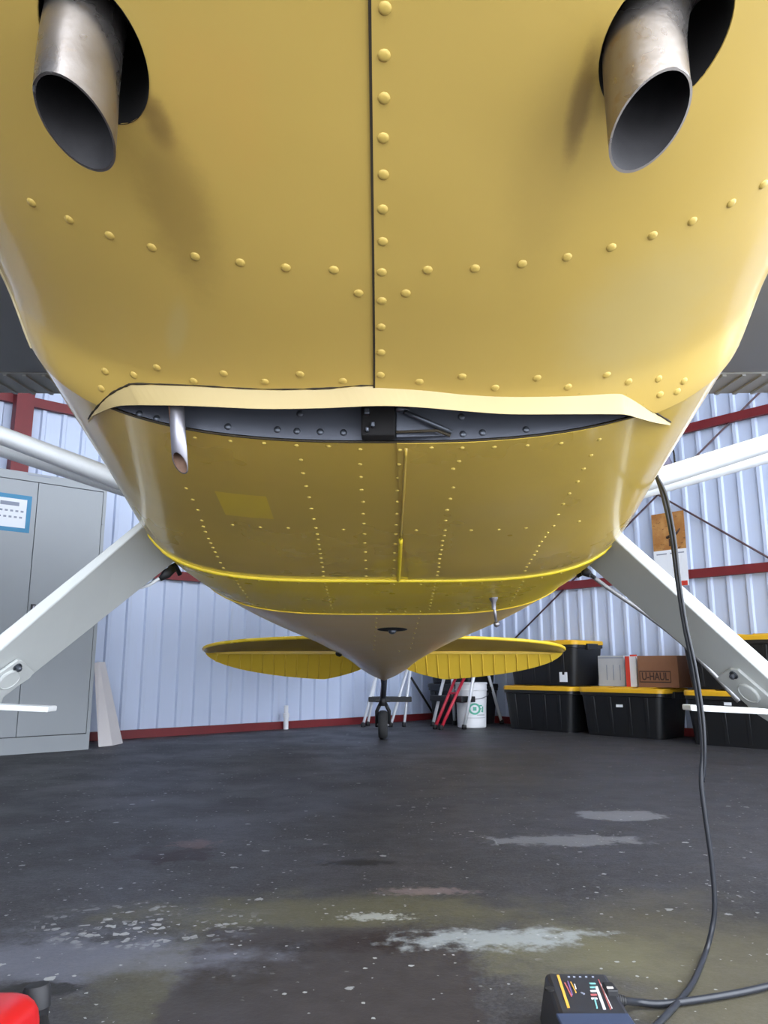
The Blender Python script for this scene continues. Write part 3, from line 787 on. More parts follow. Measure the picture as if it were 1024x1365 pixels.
# brake lines
MB().tube(catmull([atY(228, 759, 1.93), atY(222, 766, 1.91), atY(212, 771, 1.9), atY(198, 780, 1.9), atY(182, 784, 1.9), atY(168, 786, 1.89), atY(160, 790, 1.87)], 5), .0042, 8).build('brake_line', M['white_paint'], AIR, True)
MB().tube([atY(213, 772, 1.9), atY(222, 765, 1.905), atY(231, 758, 1.92)], [.006, .0125, .010], 10).build('brake_fitting', M['black'], AIR, True)
MB().tube([atY(226, 757, 1.92), atY(233, 752, 1.93), atY(240, 766, 1.95)], .006, 8).build('brake_fitting', M['black'], AIR, True)
MB().tube(catmull([atY(776, 764, 1.93), atY(786, 766, 1.92), atY(815, 787, 1.915), atY(860, 818, 1.90), atY(905, 853, 1.88), atY(945, 892, 1.85), atY(985, 935, 1.82)], 8), .0052, 8).build('brake_line', M['braid'], AIR, True)
MB().tube([atY(778, 756, 1.93), atY(781, 763, 1.92), atY(787, 766, 1.915)], [.007, .012, .008], 10).build('brake_fitting', M['black'], AIR, True)
MB().tube([atY(770, 768, 1.95), atY(782, 762, 1.93), atY(793, 770, 1.91)], .005, 8).build('brake_fitting', M['black'], AIR, True)

# wing, struts ----------------------------------------------------------------------
WZ = CAM_H + 1.20
def section(chord_pts, x0, x1, z0, z1):
    v = [Vector((x0, y, z0 + z)) for y, z in chord_pts] + [Vector((x1, y, z1 + z)) for y, z in chord_pts]
    n = len(chord_pts)
    f = [(i, (i + 1) % n, n + (i + 1) % n, n + i) for i in range(n)] + [tuple(range(n))[::-1], tuple(range(n, 2 * n))]
    return MB().add(v, f)
air = [(1.60, .05), (1.66, .005), (1.85, -.012), (2.3, -.012), (3.075, 0), (3.075, .05), (2.4, .15), (1.95, .175), (1.7, .13), (1.62, .09)]
flp = [(3.085, .0), (3.38, .018), (3.38, .024), (3.085, .048)]
for s_ in (-1, 1):
    wg = section(air, s_ * .45, s_ * 4.7, WZ, WZ + .075).build('wing', M['wing'], AIR); fixn(wg)
    fp_ = section(flp, s_ * .56, s_ * 2.6, WZ, WZ + .035).build('flap', M['flap'], AIR); fixn(fp_)
    for k in range(24):                  # pressed stiffening beads of the flap skin
        x_ = s_ * (.62 + k * .083); z_ = WZ + .035 * (abs(x_) - .56) / 2.04
        MB().box((x_, 3.235, z_ + .007), (.016, .28, .012), M=Matrix.Rotation(.06, 3, 'X')).build('flap_bead', M['flap'], fp_)
    ai = section([(3.085, .0), (3.36, .018), (3.36, .024), (3.085, .048)], s_ * 2.62, s_ * 4.65, WZ + .037, WZ + .074).build('aileron', M['flap'], AIR); fixn(ai)
    def strut(pa, Ya, pb, Yb, Xend, r, name='wing_strut'):
        a, b = atY(*pa, Ya), atY(*pb, Yb); d = b - a
        k = (Xend - a.x) / d.x; e = a + d * k
        zw = WZ + .075 * (abs(e.x) - .45) / 4.45
        if e.z > zw - .01:
            e = a + d * ((zw - .01 - a.z) / d.z)
        m = MB(); seg = 20; sl = d.normalized(); up = Vector((0, 0, 1)); nn = (up - sl * up.dot(sl)).normalized(); ch = sl.cross(nn).normalized()
        v = []
        for p in (a - d * .12, e):
            for q_ in range(seg):
                an = 2 * PI * q_ / seg; v.append(p + nn * math.sin(an) * r + ch * math.cos(an) * r * 1.9)
        f = [(q_, (q_ + 1) % seg, seg + (q_ + 1) % seg, seg + q_) for q_ in range(seg)] + [tuple(range(seg))[::-1], tuple(range(seg, 2 * seg))]
        o = m.add(v, f).build(name, M['white_paint'], AIR, auto=.9); return o
    if s_ < 0:
        strut((160, 640), 1.65, (0, 580), 1.74, -2.3, .0215); strut((158, 649), 1.74, (0, 599), 1.90, -2.3, .0180)
    else:
        strut((858, 643), 1.65, (1024, 591), 1.74, 2.3, .0215); strut((858, 654), 1.74, (1024, 608), 1.90, 2.3, .0180)

# tail -------------------------------------------------------------------------------
HY = 5.70; HZ = CAM_H + .105; TIP = 1.31
def stab(side):
    m = MB(); v = []; f = []; nx = 28; nc = 9
    for i in range(nx + 1):
        q = i / nx; q = 1 - (1 - q) ** 1.7; x = .06 + (TIP - .06) * q
        le = .42 * max(0, 1 - (x / TIP) ** 2.6) ** .5 + .006
        for j in range(nc):
            for sg in ((-1,) if j in (0, nc - 1) else (-1,)):
                k = j / (nc - 1); y = HY - le * (1 - k)
                z = HZ + .19 * (HY - y); th = .026 * math.sin(PI * min(1, k * .9 + .08)) * min(1, le / .12)
                v.append(Vector((side * x, y, z - th)))
    n1 = len(v)
    for p in list(v):
        pass
    # upper skin
    for i in range(nx + 1):
        q = i / nx; q = 1 - (1 - q) ** 1.7; x = .06 + (TIP - .06) * q
        le = .42 * max(0, 1 - (x / TIP) ** 2.6) ** .5 + .006
        for j in range(nc):
            k = j / (nc - 1); y = HY - le * (1 - k)
            z = HZ + .19 * (HY - y); th = .026 * math.sin(PI * min(1, k * .9 + .08)) * min(1, le / .12)
            v.append(Vector((side * x, y, z + th)))
    for i in range(nx):
        for j in range(nc - 1):
            a = i * nc + j; f.append((a, a + 1, a + nc + 1, a + nc)); b = n1 + a; f.append((b, b + nc, b + nc + 1, b + 1))
        a = i * nc; f.append((a, a + nc, n1 + a + nc, n1 + a)); a = i * nc + nc - 1; f.append((a, n1 + a, n1 + a + nc, a + nc))
    a = nx * nc
    for j in range(nc - 1): f.append((a + j, a + j + 1, n1 + a + j + 1, n1 + a + j)); f.append((j, n1 + j, n1 + j + 1, j + 1))
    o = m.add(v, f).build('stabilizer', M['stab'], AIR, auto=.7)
    pts = []
    for i in range(40):
        x = .2 + (TIP - .2) * (1 - (1 - i / 39) ** 1.7); le = .42 * max(0, 1 - (x / TIP) ** 2.6) ** .5 + .006
        pts.append(Vector((side * x, HY - le - .002, HZ + .19 * le + .006)))
    MB().tube(pts, .012, 8).build('leading_edge', M['aft'], o, True)
    return o
def elev(side):
    v = []; f = []; nx = 40; nc = 7; DROOP = math.radians(52)
    def te(x):
        return .262 * max(0, 1 - (x / TIP) ** 2.3) ** .55 * min(1, (.35 + .65 * min(1, max(0, (x - .10) / .35)) ** .6)) + .004
    def pt(x, k, up):
        c_ = te(x) * k; th = .020 * (1 - k * .75) * min(1, te(x) / .1)
        return Vector((side * x, HY + .012 + c_ * math.cos(DROOP), HZ - c_ * math.sin(DROOP) + (th if up else -th)))
    for up in (0, 1):
        for i in range(nx + 1):
            q = 1 - (1 - i / nx) ** 1.5; x = .10 + (TIP - .10) * q
            for j in range(nc): v.append(pt(x, j / (nc - 1), up))
    n1 = (nx + 1) * nc
    for i in range(nx):
        for j in range(nc - 1):
            a = i * nc + j; f.append((a, a + 1, a + nc + 1, a + nc)); b = n1 + a; f.append((b, b + nc, b + nc + 1, b + 1))
        a = i * nc; f.append((a, a + nc, n1 + a + nc, n1 + a)); a += nc - 1; f.append((a, n1 + a, n1 + a + nc, a + nc))
    a = nx * nc
    for j in range(nc - 1): f.append((a + j, a + j + 1, n1 + a + j + 1, n1 + a + j)); f.append((j, n1 + j, n1 + j + 1, j + 1))
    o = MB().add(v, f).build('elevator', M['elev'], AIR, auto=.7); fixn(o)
    for k in range(13):                  # pressed corrugation beads
        x = .22 + k * .083
        if x > TIP - .04: continue
        pts = [pt(x + .02 * kk, kk, 0) + Vector((0, 0, -.001)) for kk in lin(.03, .97, 6)]
        MB().tube(pts, .0055, 6).build('elevator_bead', M['elev'], o, True)
    return o
for s_ in (-1, 1): stab(s_); elev(s_)
# fin and rudder above the tail cone (hidden from below)
m = section([(4.9, CAM_H + .50), (5.75, CAM_H + .20), (5.80, CAM_H + 1.05), (5.55, CAM_H + 1.15)], -.02, .02, 0, 0).build('fin', M['elev'], AIR, bevel=.01); fixn(m)
m = section([(5.82, CAM_H + .12), (6.15, CAM_H + .25), (6.2, CAM_H + .9), (5.83, CAM_H + 1.12)], -.015, .015, 0, 0).build('rudder', M['elev'], AIR, bevel=.008); fixn(m)
# tailwheel
tw = Vector((-.008, 6.0, .105))
MB().lathe([(.03, -.03), (.07, -.036), (.092, -.034), (.103, -.02), (.105, 0), (.103, .02), (.092, .034), (.07, .036), (.03, .03)], tw, (1, 0, 0), 28).build('tail_wheel', M['tyre'], AIR, True)
MB().tube([tw + Vector((-.05, 0, 0)), tw + Vector((.05, 0, 0))], .016, 10).build('tail_axle', M['hub'], AIR, True)
fk = MB()
for s_ in (-1, 1):
    a = tw + Vector((s_ * .046, 0, -.015)); b = tw + Vector((s_ * .046, -.02, .10)); c3 = tw + Vector((s_ * .02, -.06, .155))
    fk.tube([a, b, c3], [.013, .014, .014], 8)
fk.tube([tw + Vector((0, -.06, .14)), tw + Vector((0, -.06, .21))], [.032, .026], 12)
fk.build('tail_fork', M['black'], AIR, True)
MB().tube([tw + Vector((0, -.06, .20)), Vector((0, 5.80, CAM_H - .13)), Vector((0, 5.45, CAM_H - .04))], [.022, .022, .03], 8).build('tail_spring', M['firewall'], AIR, True)
MB().box(tw + Vector((0, -.06, .175)), (.11, .03, .016)).build('steering_arm', M['black'], AIR, bevel=.003)
# small belly fittings
h = bv_af.ray_cast(ORG, ray(658, 797).normalized()); hp = h[0]; d = (atY(662, 833, hp.y + .01) - hp)
MB().lathe([(.012, -.004), (.011, .004), (.006, .012), (.005, .03)], hp, (0, 0, -1), 14).build('drain_valve', M['alu'], AIR, auto=.7)
e_ = atY(662, 832, hp.y + .01)
ro = MB().tube([hp + Vector((0, 0, -.012)), e_], .0036, 8).build('drain_rod', M['alu'], AIR, True)
MB().lathe([(.001, -.0085), (.006, -.006), (.0085, 0), (.006, .006), (.001, .0085)], e_, (0, 0, 1), 12).build('rod_tip', M['alu'], AIR, True)
h = bv_tl.ray_cast(ORG, ray(523, 839).normalized()); hp = h[0]
MB().lathe([(.055, 0), (.05, .004), (.03, .007)], hp + Vector((0, 0, .003)), h[1] if h[1].z < 0 else -h[1], 24).build('inspection_cap', M['void'], AIR, True)
MB().lathe([(.014, 0), (.012, .012), (.004, .016)], hp, (0, 0, -1), 12).build('cap_screw', M['bolt'], AIR, True)
h = bv_tl.ray_cast(ORG, ray(452, 871).normalized())
if h[0] is not None: MB().lathe([(.016, -.004), (.016, .008), (.009, .014)], h[0], h[1] if h[1].z < 0 else -h[1], 12).build('tail_fitting', M['void'], AIR, True)

# ------------------------------------------------------------------ power cord hanging from the airplane
pts = []
for (x, y) in [(866, 622), (874, 632), (884, 660), (895, 710), (903, 770), (912, 830), (924, 890), (933, 950), (937, 1000), (935, 1042), (941, 1092), (949, 1150), (953, 1205), (949, 1240)]:
    pts.append(atY(x, y, 1.60))
fl_ = [atZ(x, y, .0075) for x, y in [(940, 1272), (925, 1308), (905, 1335), (880, 1362), (850, 1392), (800, 1440)]]
cd = MB().tube(catmull(pts + fl_, 6), .0052, 8).build('power_cord', M['cord'], None, True, origin=fl_[0])
tag(cd, 'thin black cord hanging from the airplane flank beside the strut down to the floor', 'cord')
pts2 = [atY(x, y, 1.592) for x, y in [(876, 634), (889, 662), (899, 712), (906, 772), (915, 832), (928, 892), (937, 952), (940, 1000)]]
c2 = MB().tube(catmull(pts2 + [pts[9] + Vector((.004, 0, 0))], 6), .0032, 8).build('second_strand', M['cord'], cd, True)

# ------------------------------------------------------------------ battery charger
CH = empty('battery_charger', (.30, 1.245, 0), 'small black battery charger box lying on the floor with coloured print on top', 'charger')
A_, B_, C_, D_ = atZ(727, 1296, .07), atZ(808, 1297, .07), atZ(839, 1356, .07), atZ(740, 1353, .07)
fr = .055
ct = MB(); lowc = [Vector((p.x, p.y, .0)) for p in (D_, C_, B_, A_)]
front = [D_ + Vector((-.004, -.075, -.02)), C_ + Vector((.004, -.075, -.02))]
body = MB().hexa([Vector((D_.x - .012, D_.y - .08, .0)), Vector((C_.x + .004, C_.y - .08, .0)), Vector((B_.x + .003, B_.y + .002, 0)), Vector((A_.x - .012, A_.y + .002, 0)),
                  D_ + Vector((0, -.08, -.0)), C_ + Vector((0, -.08, -.0)), B_, A_]).build('case', M['charger'], CH, bevel=.006); fixn(body)
y_ = D_.y - .08
MB().box(((D_.x + C_.x) / 2, D_.y - .036, .0715), ((C_.x - D_.x) * 1.0, .066, .005)).build('raised_cover', M['charger_face'], CH, bevel=.002)
def mark(x0, y0, x1, y1, wpx, mat):
    a, b = atZ(x0, y0, .0705), atZ(x1, y1, .0705); d = (b - a); L = d.length; ang = math.atan2(d.y, d.x)
    MB().box((a + b) / 2, (L, wpx * .0012, .0012), ang).build('print_mark', M[mat], CH)
mark(744, 1300, 758, 1343, 3.2, 'pr_y')
mark(753, 1310, 762, 1328, 1.6, 'pr_r'); mark(757, 1308, 763, 1326, 1.4, 'pr_p'); mark(761, 1309, 768, 1323, 1.2, 'pr_y'); mark(766, 1312, 768, 1318, 1.2, 'pr_w')
for xx in (757, 764, 772, 780, 789): mark(xx, 1302, xx + 3, 1302.2, 2.4, 'ink')
for yy, mm in ((1311, 'pr_t'), (1316, 'pr_t'), (1321, 'pr_w'), (1326, 'pr_r'), (1331, 'pr_w')):
    mark(786 + (yy - 1311) * .12, yy, 794 + (yy - 1311) * .12, yy, 3.2, mm)
mark(793, 1331, 796, 1344, 1.8, 'pr_t'); mark(795, 1315, 806, 1345, 3.4, 'pr_w'); mark(798, 1306, 814, 1345, 1.2, 'pr_r'); mark(801, 1312, 816, 1344, .9, 'pr_w')
mark(775, 1323, 779, 1325, 2.0, 'ink')
p = atZ(812, 1322, .07); MB().box((p.x + .002, p.y, .072), (.016, .030, .012)).build('switch', M['black'], CH, bevel=.002)
p = atZ(812, 1315, .08); MB().box((p.x + .001, p.y - .001, .079), (.009, .004, .0015)).build('switch_mark', M['pr_w'], CH)
p = atZ(733, 1319, .07); MB().lathe([(.007, 0), (.007, .003), (.003, .003)], (p.x, p.y, .069), (0, 0, 1), 12).build('case_screw', M['void'], CH, auto=.5)
cp = [atZ(818, 1333, .035), atZ(830, 1334, .03), atZ(850, 1336, .012), atZ(880, 1338.5, .0075), atZ(920, 1334, .0075), atZ(965, 1327, .0075), atZ(1005, 1319, .0075), atZ(1045, 1308, .0075), atZ(1120, 1280, .0075)]
MB().tube(catmull(cp, 6), .0058, 8).build('cable', M['cord'], CH, True)
gl = MB()
for k in range(4):
    a = cp[0] + (cp[1] - cp[0]) * (k * .30); gl.tube([a, a + (cp[1] - cp[0]) * .17], .0105 - k * .0008, 10)
gl.build('strain_relief', M['black'], CH, True)

# ------------------------------------------------------------------ red fuel can
GC = empty('fuel_can', (-.53, .80, 0), 'red plastic fuel can with a black capped spout on the floor', 'fuel can')
bm = bmesh.new(); bmesh.ops.create_cube(bm, size=1)
for v_ in bm.verts: v_.co = Vector((v_.co.x * .30, v_.co.y * .23, v_.co.z * .205)) + Vector((-.508, .795, .1025))
bmesh.ops.bevel(bm, geom=bm.edges[:], offset=.028, segments=4, affect='EDGES', profile=.5)
me = bpy.data.meshes.new('can_body'); bm.to_mesh(me); bm.free(); me.materials.append(M['gascan'])
me.polygons.foreach_set('use_smooth', [True] * len(me.polygons))
o = link(bpy.data.objects.new('can_body', me)); put(o, GC)
MB().tube(catmull([(-.60, .80, .20), (-.60, .80, .232), (-.52, .80, .238), (-.46, .80, .232), (-.455, .80, .20)], 6), .013, 10).build('carry_handle', M['gascan'], GC, True)
pc = atZ(49, 1330, .165)
MB().lathe([(.010, -.05), (.0135, -.012), (.0150, -.010), (.0150, .010), (.013, .0135), (.005, .014)], pc + Vector((0.0, .0, .0)), (-.10, .05, 1), 20).build('spout_cap', M['cap'], GC, auto=.6)
MB().tube([pc + Vector((.004, -.003, -.02)), pc + Vector((.026, -.03, -.07)), pc + Vector((.034, -.045, -.115))], [.011, .015, .020], 14).build('spout', M['cap'], GC, True)
MB().tube([pc + Vector((.015, -.028, -.06)), pc + Vector((-.03, -.05, -.075))], .012, 10).build('spout_neck', M['cap'], GC, True)

# ------------------------------------------------------------------ cabinet by the left wall
cr = atZ(118, 999); cdir = DL.copy(); cN = NL.copy()
CW, CD, CHt = .92, .46, 1.79
CB = empty('storage_cabinet', cr + cdir * (CW / 2) - cN * (CD / 2), 'tall grey metal storage cabinet with two doors against the white wall', 'cabinet')
def CP(x, z, d=0.0): return cr + cdir * x + cN * d + Vector((0, 0, z))      # x from right front corner, d out of the front
def cbox(x0, x1, z0, z1, d0, d1, name, mat, parent, bevel=.0):
    q = [CP(x0, z0, d0), CP(x1, z0, d0), CP(x1, z0, d1), CP(x0, z0, d1)]
    o = MB().hexa(q + [p + Vector((0, 0, z1 - z0)) for p in q]).build(name, mat, parent, bevel=bevel); fixn(o); return o
cbox(0, CW, 0, CHt, -CD, -.012, 'cabinet_body', M['cab'], CB, .004)
cbox(.0, .022, 0.0, CHt, -.013, .0, 'front_stile', M['cab'], CB); cbox(CW - .022, CW, 0.0, CHt, -.013, .0, 'front_stile', M['cab'], CB)
cbox(.022, CW - .022, CHt - .055, CHt, -.013, 0, 'top_rail', M['cab'], CB); cbox(.022, CW - .022, 0, .10, -.013, 0, 'plinth', M['cab'], CB)
cbox(.02, CW - .02, .095, CHt - .05, -.0125, -.010, 'door_gap', M['cab_gap'], CB)
d1 = cbox(.026, CW / 2 - .002, .105, CHt - .060, -.010, .002, 'door', M['cab'], CB, .002)
d2 = cbox(CW / 2 + .002, CW - .026, .105, CHt - .060, -.010, .002, 'door', M['cab'], CB, .002)
hz = .83
cbox(CW / 2 - .045, CW / 2 - .018, hz, hz + .10, .002, .012, 'handle_plate', M['cab_gap'], d1); cbox(CW / 2 - .038, CW / 2 - .024, hz + .02, hz + .09, .010, .032, 'handle', M['alu'], d1, .003)
for z_ in (.25, 1.5): cbox(.012, .024, z_, z_ + .08, -.002, .006, 'hinge', M['cab'], d1, .002)
cbox(CW * .42, CW * .58, CHt - .016, CHt - .010, .0, .002, 'name_plate', M['ink'], CB)
# taped paper on the left door
PP = empty('taped_drawing', CP(.62, 1.58, .004), 'printed drawing framed in blue tape on the cabinet door', 'paper')
n_ = cN
pa, pb = onplane(43, 662, CP(0, 0, .003), cN), onplane(41, 711, CP(0, 0, .003), cN)
x1 = (pa - cr).dot(cdir); zt, zb_ = pa.z, pb.z
x2 = x1 + .36
cbox(x1, x2, zb_, zt, .0022, .0032, 'paper_sheet', M['paper'], PP)
tw_ = .028
for (a0, a1, b0, b1) in ((x1, x2, zt - tw_, zt), (x1, x2, zb_, zb_ + tw_), (x1, x1 + tw_, zb_ + tw_, zt - tw_), (x2 - tw_, x2, zb_ + tw_, zt - tw_)):
    cbox(a0, a1, b0, b1, .0032, .0042, 'tape_strip', M['tape'], PP)
cbox(x1 + .075, x1 + .19, zt - .075, zt - .05, .0032, .0036, 'print_mark', M['ink'], PP)
for r_ in range(2):
    for k in range(5):
        xx = x1 + .045 + k * .032 + .006 * (r_ % 2); zz = zt - .115 - r_ * .04
        cbox(xx, xx + .018, zz, zz + .012, .0032, .0036, 'print_mark', M['ink'], PP)
cbox(x1 + .20, x1 + .206, zt - .16, zt - .085, .0032, .0036, 'print_mark', M['ink'], PP)
# foam board leaning beside the cabinet
pb0, pb1 = atZ(128, 992), atZ(150, 995)
wallbase = WLp(3.60, 0, .06)
tp0 = atY(126, 883, pb0.y + .16); 
bq = [pb1, pb1 + (pb0 - pb1).normalized() * .02]
lb = pb1.copy(); lt = Vector((tp0.x + .02, tp0.y, tp0.z))
bn = cN
thk = .055
back = -cN * .30
q0 = lb; q1 = lb - cdir * -.10
v0 = [atZ(131, 996), atZ(150, 994)]
tpL, tpR = atY(125, 884, v0[0].y + .30), atY(132, 882, v0[0].y + .32)
dv = Vector((.02, .16, 0))
fbm = MB().hexa([v0[0], v0[1], v0[1] + dv, v0[0] + dv, tpL, tpR, tpR + dv * .6, tpL + dv * .6]).build('foam_board', M['foam'], None, bevel=.004, origin=(v0[0] + v0[1]) / 2); fixn(fbm)
tag(fbm, 'white foam board leaning against the wall beside the grey cabinet', 'board')
# white pipe stub at the wall foot
p = WLp(2.02, 0, .10); wp = MB().lathe([(.022, 0), (.022, .10), (.028, .10), (.028, .13), (.018, .14), (.018, .20)], p, (0, 0, 1), 14).build('pipe_stub', M['whitep'], None, origin=p, auto=.6)
tag(wp, 'short white pipe stub standing at the foot of the ribbed wall', 'pipe')

# ------------------------------------------------------------------ totes
def rbox_ring(hx, hy, r, z, seg=5):
    out = []
    for cx, cy, a0 in ((hx - r, hy - r, 0), (-hx + r, hy - r, PI / 2), (-hx + r, -hy + r, PI), (hx - r, -hy + r, 1.5 * PI)):
        for k in range(seg + 1):
            a = a0 + PI / 2 * k / seg; out.append(Vector((cx + r * math.cos(a), cy + r * math.sin(a), z)))
    return out
def stack_rings(rings, cap=True):
    n = len(rings[0]); v = [p for r_ in rings for p in r_]; f = []
    for i in range(len(rings) - 1):
        for k in range(n):
            k2 = (k + 1) % n; f.append((i * n + k, i * n + k2, (i + 1) * n + k2, (i + 1) * n + k))
    if cap: f += [tuple(range(n))[::-1], tuple((len(rings) - 1) * n + k for k in range(n))]
    return v, f
def tote(loc, rot, label, group=None, dims=(.74, .50, .375), lidmat='lid', tag_px=None, tw=.06, th=.022):
    L, Wd, H = dims
    T = empty('storage_tote', loc, label, 'tote', group); T.rotation_euler = (0, 0, rot)
    def add(name, v, f, mat, par=T, bevel=0, auto=.5):
        me = bpy.data.meshes.new(name); me.from_pydata([tuple(p) for p in v], [], f); me.materials.append(mat)
        bm = bmesh.new(); bm.from_mesh(me); bmesh.ops.recalc_face_normals(bm, faces=bm.faces)
        for fa_ in bm.faces: fa_.smooth = True
        for e in bm.edges: e.smooth = not (len(e.link_faces) == 2 and e.calc_face_angle(0) > auto)
        bm.to_mesh(me); bm.free()
        o = link(bpy.data.objects.new(name, me)); o.parent = par
        if bevel:
            m_ = o.modifiers.new('b', 'BEVEL'); m_.width = bevel; m_.segments = 2
        return o
    hx, hy = L / 2, Wd / 2
    v, f = stack_rings([rbox_ring(hx * .86, hy * .84, .05, 0), rbox_ring(hx * .87, hy * .85, .055, .012), rbox_ring(hx * .955, hy * .945, .06, H - .07), rbox_ring(hx * .985, hy * .98, .06, H - .065), rbox_ring(hx * .985, hy * .98, .06, H - .035)])
    b = add('tub', v, f, M['tote'])
    v, f = stack_rings([rbox_ring(hx, hy, .065, H - .040), rbox_ring(hx, hy, .065, H - .014), rbox_ring(hx * .985, hy * .98, .06, H - .006), rbox_ring(hx * .93, hy * .90, .05, H - .004), rbox_ring(hx * .91, hy * .87, .05, H - .014)])
    l = add('lid', v, f, M[lidmat])
    for k, sx in enumerate((-.55, 0.0, .55)):
        m_ = MB().box((sx * hx, 0, H - .003), (.12, Wd * .80, .010)); add('lid_rib', m_.v, m_.f, M[lidmat], T, .003)
    for sy in (-1, 1):
        for sx in (-.62, -.22, .22, .62):
            y0, y1 = sy * hy * .845, sy * hy * .955
            m_ = MB().hexa([Vector((sx * hx * .95 - .012, y0 - sy * .006, .02)), Vector((sx * hx * .95 + .012, y0 - sy * .006, .02)), Vector((sx * hx * .95 + .012, y0 + sy * .006, .02)), Vector((sx * hx * .95 - .012, y0 + sy * .006, .02)),
                            Vector((sx * hx - .012, y1 - sy * .006, H - .075)), Vector((sx * hx + .012, y1 - sy * .006, H - .075)), Vector((sx * hx + .012, y1 + sy * .006, H - .075)), Vector((sx * hx - .012, y1 + sy * .006, H - .075))])
            add('tub_rib', m_.v, m_.f, M['tote'], T, .002)
        for sx in (-1, 1):
            m_ = MB().box((sx * (hx + .004), 0, H - .055), (.03, .16, .05)); add('latch', m_.v, m_.f, M['tote'], T, .004) if sy > 0 else None
    if tag_px is not None:
        sx, z_ = tag_px; k = z_ / (H - .07); y_ = -(hy * (.85 + .095 * k) + .004)
        m_ = MB().box((sx, y_, z_), (tw, .004, th)); add('label_sticker', m_.v, m_.f, M['paper'])
    return T
rR = math.atan2(DR.y, DR.x) + .04
TD = Vector((math.cos(rR), math.sin(rR), 0)); TN = Vector((-TD.y, TD.x, 0))     # along the row, towards the wall
DIM = (.74, .47, .375)
def tote_c(corner, right=True):           # centre from the front base corner
    return corner + TD * (DIM[0] / 2 * .86 * (-1 if right else 1)) + TN * (DIM[1] / 2 * .84)
k1, k2 = atZ(762, 977), atZ(884, 986); k3 = atZ(925, 992)
c1, c2, c3_ = tote_c(k1), tote_c(k2) - TN * .02, tote_c(k3, False)
c0 = c1 - TD * 1.01
UP = Vector((0, 0, .378))
tote(c1, rR, 'black lidded tote on the floor under the one with a white square sticker', dims=DIM)
tote(c2, rR, 'black storage tote with yellow lid under the cardboard boxes, small white tag on its front', tag_px=(.0, .235), tw=.055, th=.020, dims=DIM)
tote(c3_, rR, 'black tote with yellow lid on the floor behind the gear leg step bar', tag_px=(-.05, .285), tw=.06, th=.02, dims=DIM)
tote(c1 + UP + TD * .06 - TN * .012, rR, 'black storage tote with yellow lid and white square sticker, stacked on another tote', tag_px=(.22, .07), tw=.075, th=.08, dims=DIM)
tote(c3_ + UP + TN * .01, rR, 'black storage tote with yellow lid stacked on another, beside the brown cardboard box', dims=DIM)
tote(c0, rR, 'all-black storage bin with black lid on the floor behind the white pail', dims=(.56, .47, .375), lidmat='tote')
tote(c0 + UP, rR, 'all-black storage bin with black lid stacked on the bin behind the pail', dims=(.56, .47, .375), lidmat='tote')
r2 = rR; m2 = c2
# cartons on tote 2
def carton(name, px0, px1, ytop, dback, depth, rot, mat, label, z0, cat='box'):
    """front face dback metres behind the tote's front edge, between two pixel columns"""
    dx = Vector((math.cos(rot), math.sin(rot), 0)); ny = Vector((-dx.y, dx.x, 0))
    base = c2 - TN * (DIM[1] / 2) + TN * dback
    def col(px):
        r = ray(px, 920); n2 = TN
        return ORG + r * ((base - ORG).dot(n2) / r.dot(n2))
    a, b = col(px0), col(px1); L_ = (b - a).length; b = a + dx * L_
    h_ = atY((px0 + px1) / 2, ytop, (a.y + b.y) / 2).z - z0
    q = [Vector((p.x, p.y, z0)) for p in (a, b, b + ny * depth, a + ny * depth)]
    root = empty(name, (q[0] + q[2]) / 2, label, cat)
    o = MB().hexa(q + [p + Vector((0, 0, h_)) for p in q]).build('carton_body', mat, root, bevel=.003); fixn(o)
    return root, q, dx, ny, h_
ztop = .377
G, q, dx, ny, h_ = carton('grey_carton', 799, 834, 874, .20, .18, r2, M['pail_grey'], 'pale grey printed carton on the tote beside the red and white carton', ztop)
for k in range(3):
    p = q[0] + dx * (.08 + .06 * k) - ny * .001 + Vector((0, 0, h_ * .45)); MB().box(p, (.008, .002, h_ * .5), r2).build('print_mark', M['ink'], G)
p = (q[0] + q[1]) / 2 - ny * .001 + Vector((0, 0, h_ * .93)); MB().box(p, ((q[1] - q[0]).length * .95, .002, .01), r2).build('print_mark', M['ink'], G)
U_, q, dx, ny, h_ = carton('cardboard_box', 852, 906, 874, .12, .30, r2, M['card'], 'brown cardboard moving box with dark lettering on the tote', ztop)
fc = (q[0] + q[1]) / 2 - ny * .002
w_ = (q[1] - q[0]).length
fx0 = q[0] - ny * .002
zL = ztop + h_ * .20; zH = ztop + h_ * .47
for (a0, a1, b0_, b1_) in ((.04, .82, zL - .012, zL - .004), (.04, .82, zH + .004, zH + .012), (.04, .055, zL - .012, zH + .012), (.805, .82, zL - .012, zH + .012)):
    MB().box(fx0 + dx * (w_ * (a0 + a1) / 2) + Vector((0, 0, (b0_ + b1_) / 2 - ztop)), (w_ * (a1 - a0), .002, b1_ - b0_), r2).build('print_frame', M['print_dark'], U_)
def text_on(txt, size, loc, dirx, nrm_, mat, parent, name='lettering', width=None, bold=.0):
    cu = bpy.data.curves.new(name, 'FONT'); cu.body = txt; cu.size = size; cu.align_x = 'CENTER'; cu.align_y = 'CENTER'; cu.extrude = .0008; cu.offset = bold
    ob = bpy.data.objects.new(name, cu); COL.objects.link(ob)
    dg = bpy.context.evaluated_depsgraph_get(); me = bpy.data.meshes.new_from_object(ob.evaluated_get(dg)); bpy.data.objects.remove(ob); me.materials.clear(); me.materials.append(mat)
    o = link(bpy.data.objects.new(name, me)); X = dirx.normalized(); Z = nrm_.normalized(); Yv = Z.cross(X)
    sx = 1.0
    if width:
        xs = [v_.co.x for v_ in me.vertices]; sx = width / max(1e-6, max(xs) - min(xs))
        for v_ in me.vertices: v_.co.x *= sx
    o.rotation_euler = Matrix((X, Yv, Z)).transposed().to_euler(); o.location = loc
    put(o, parent); return o
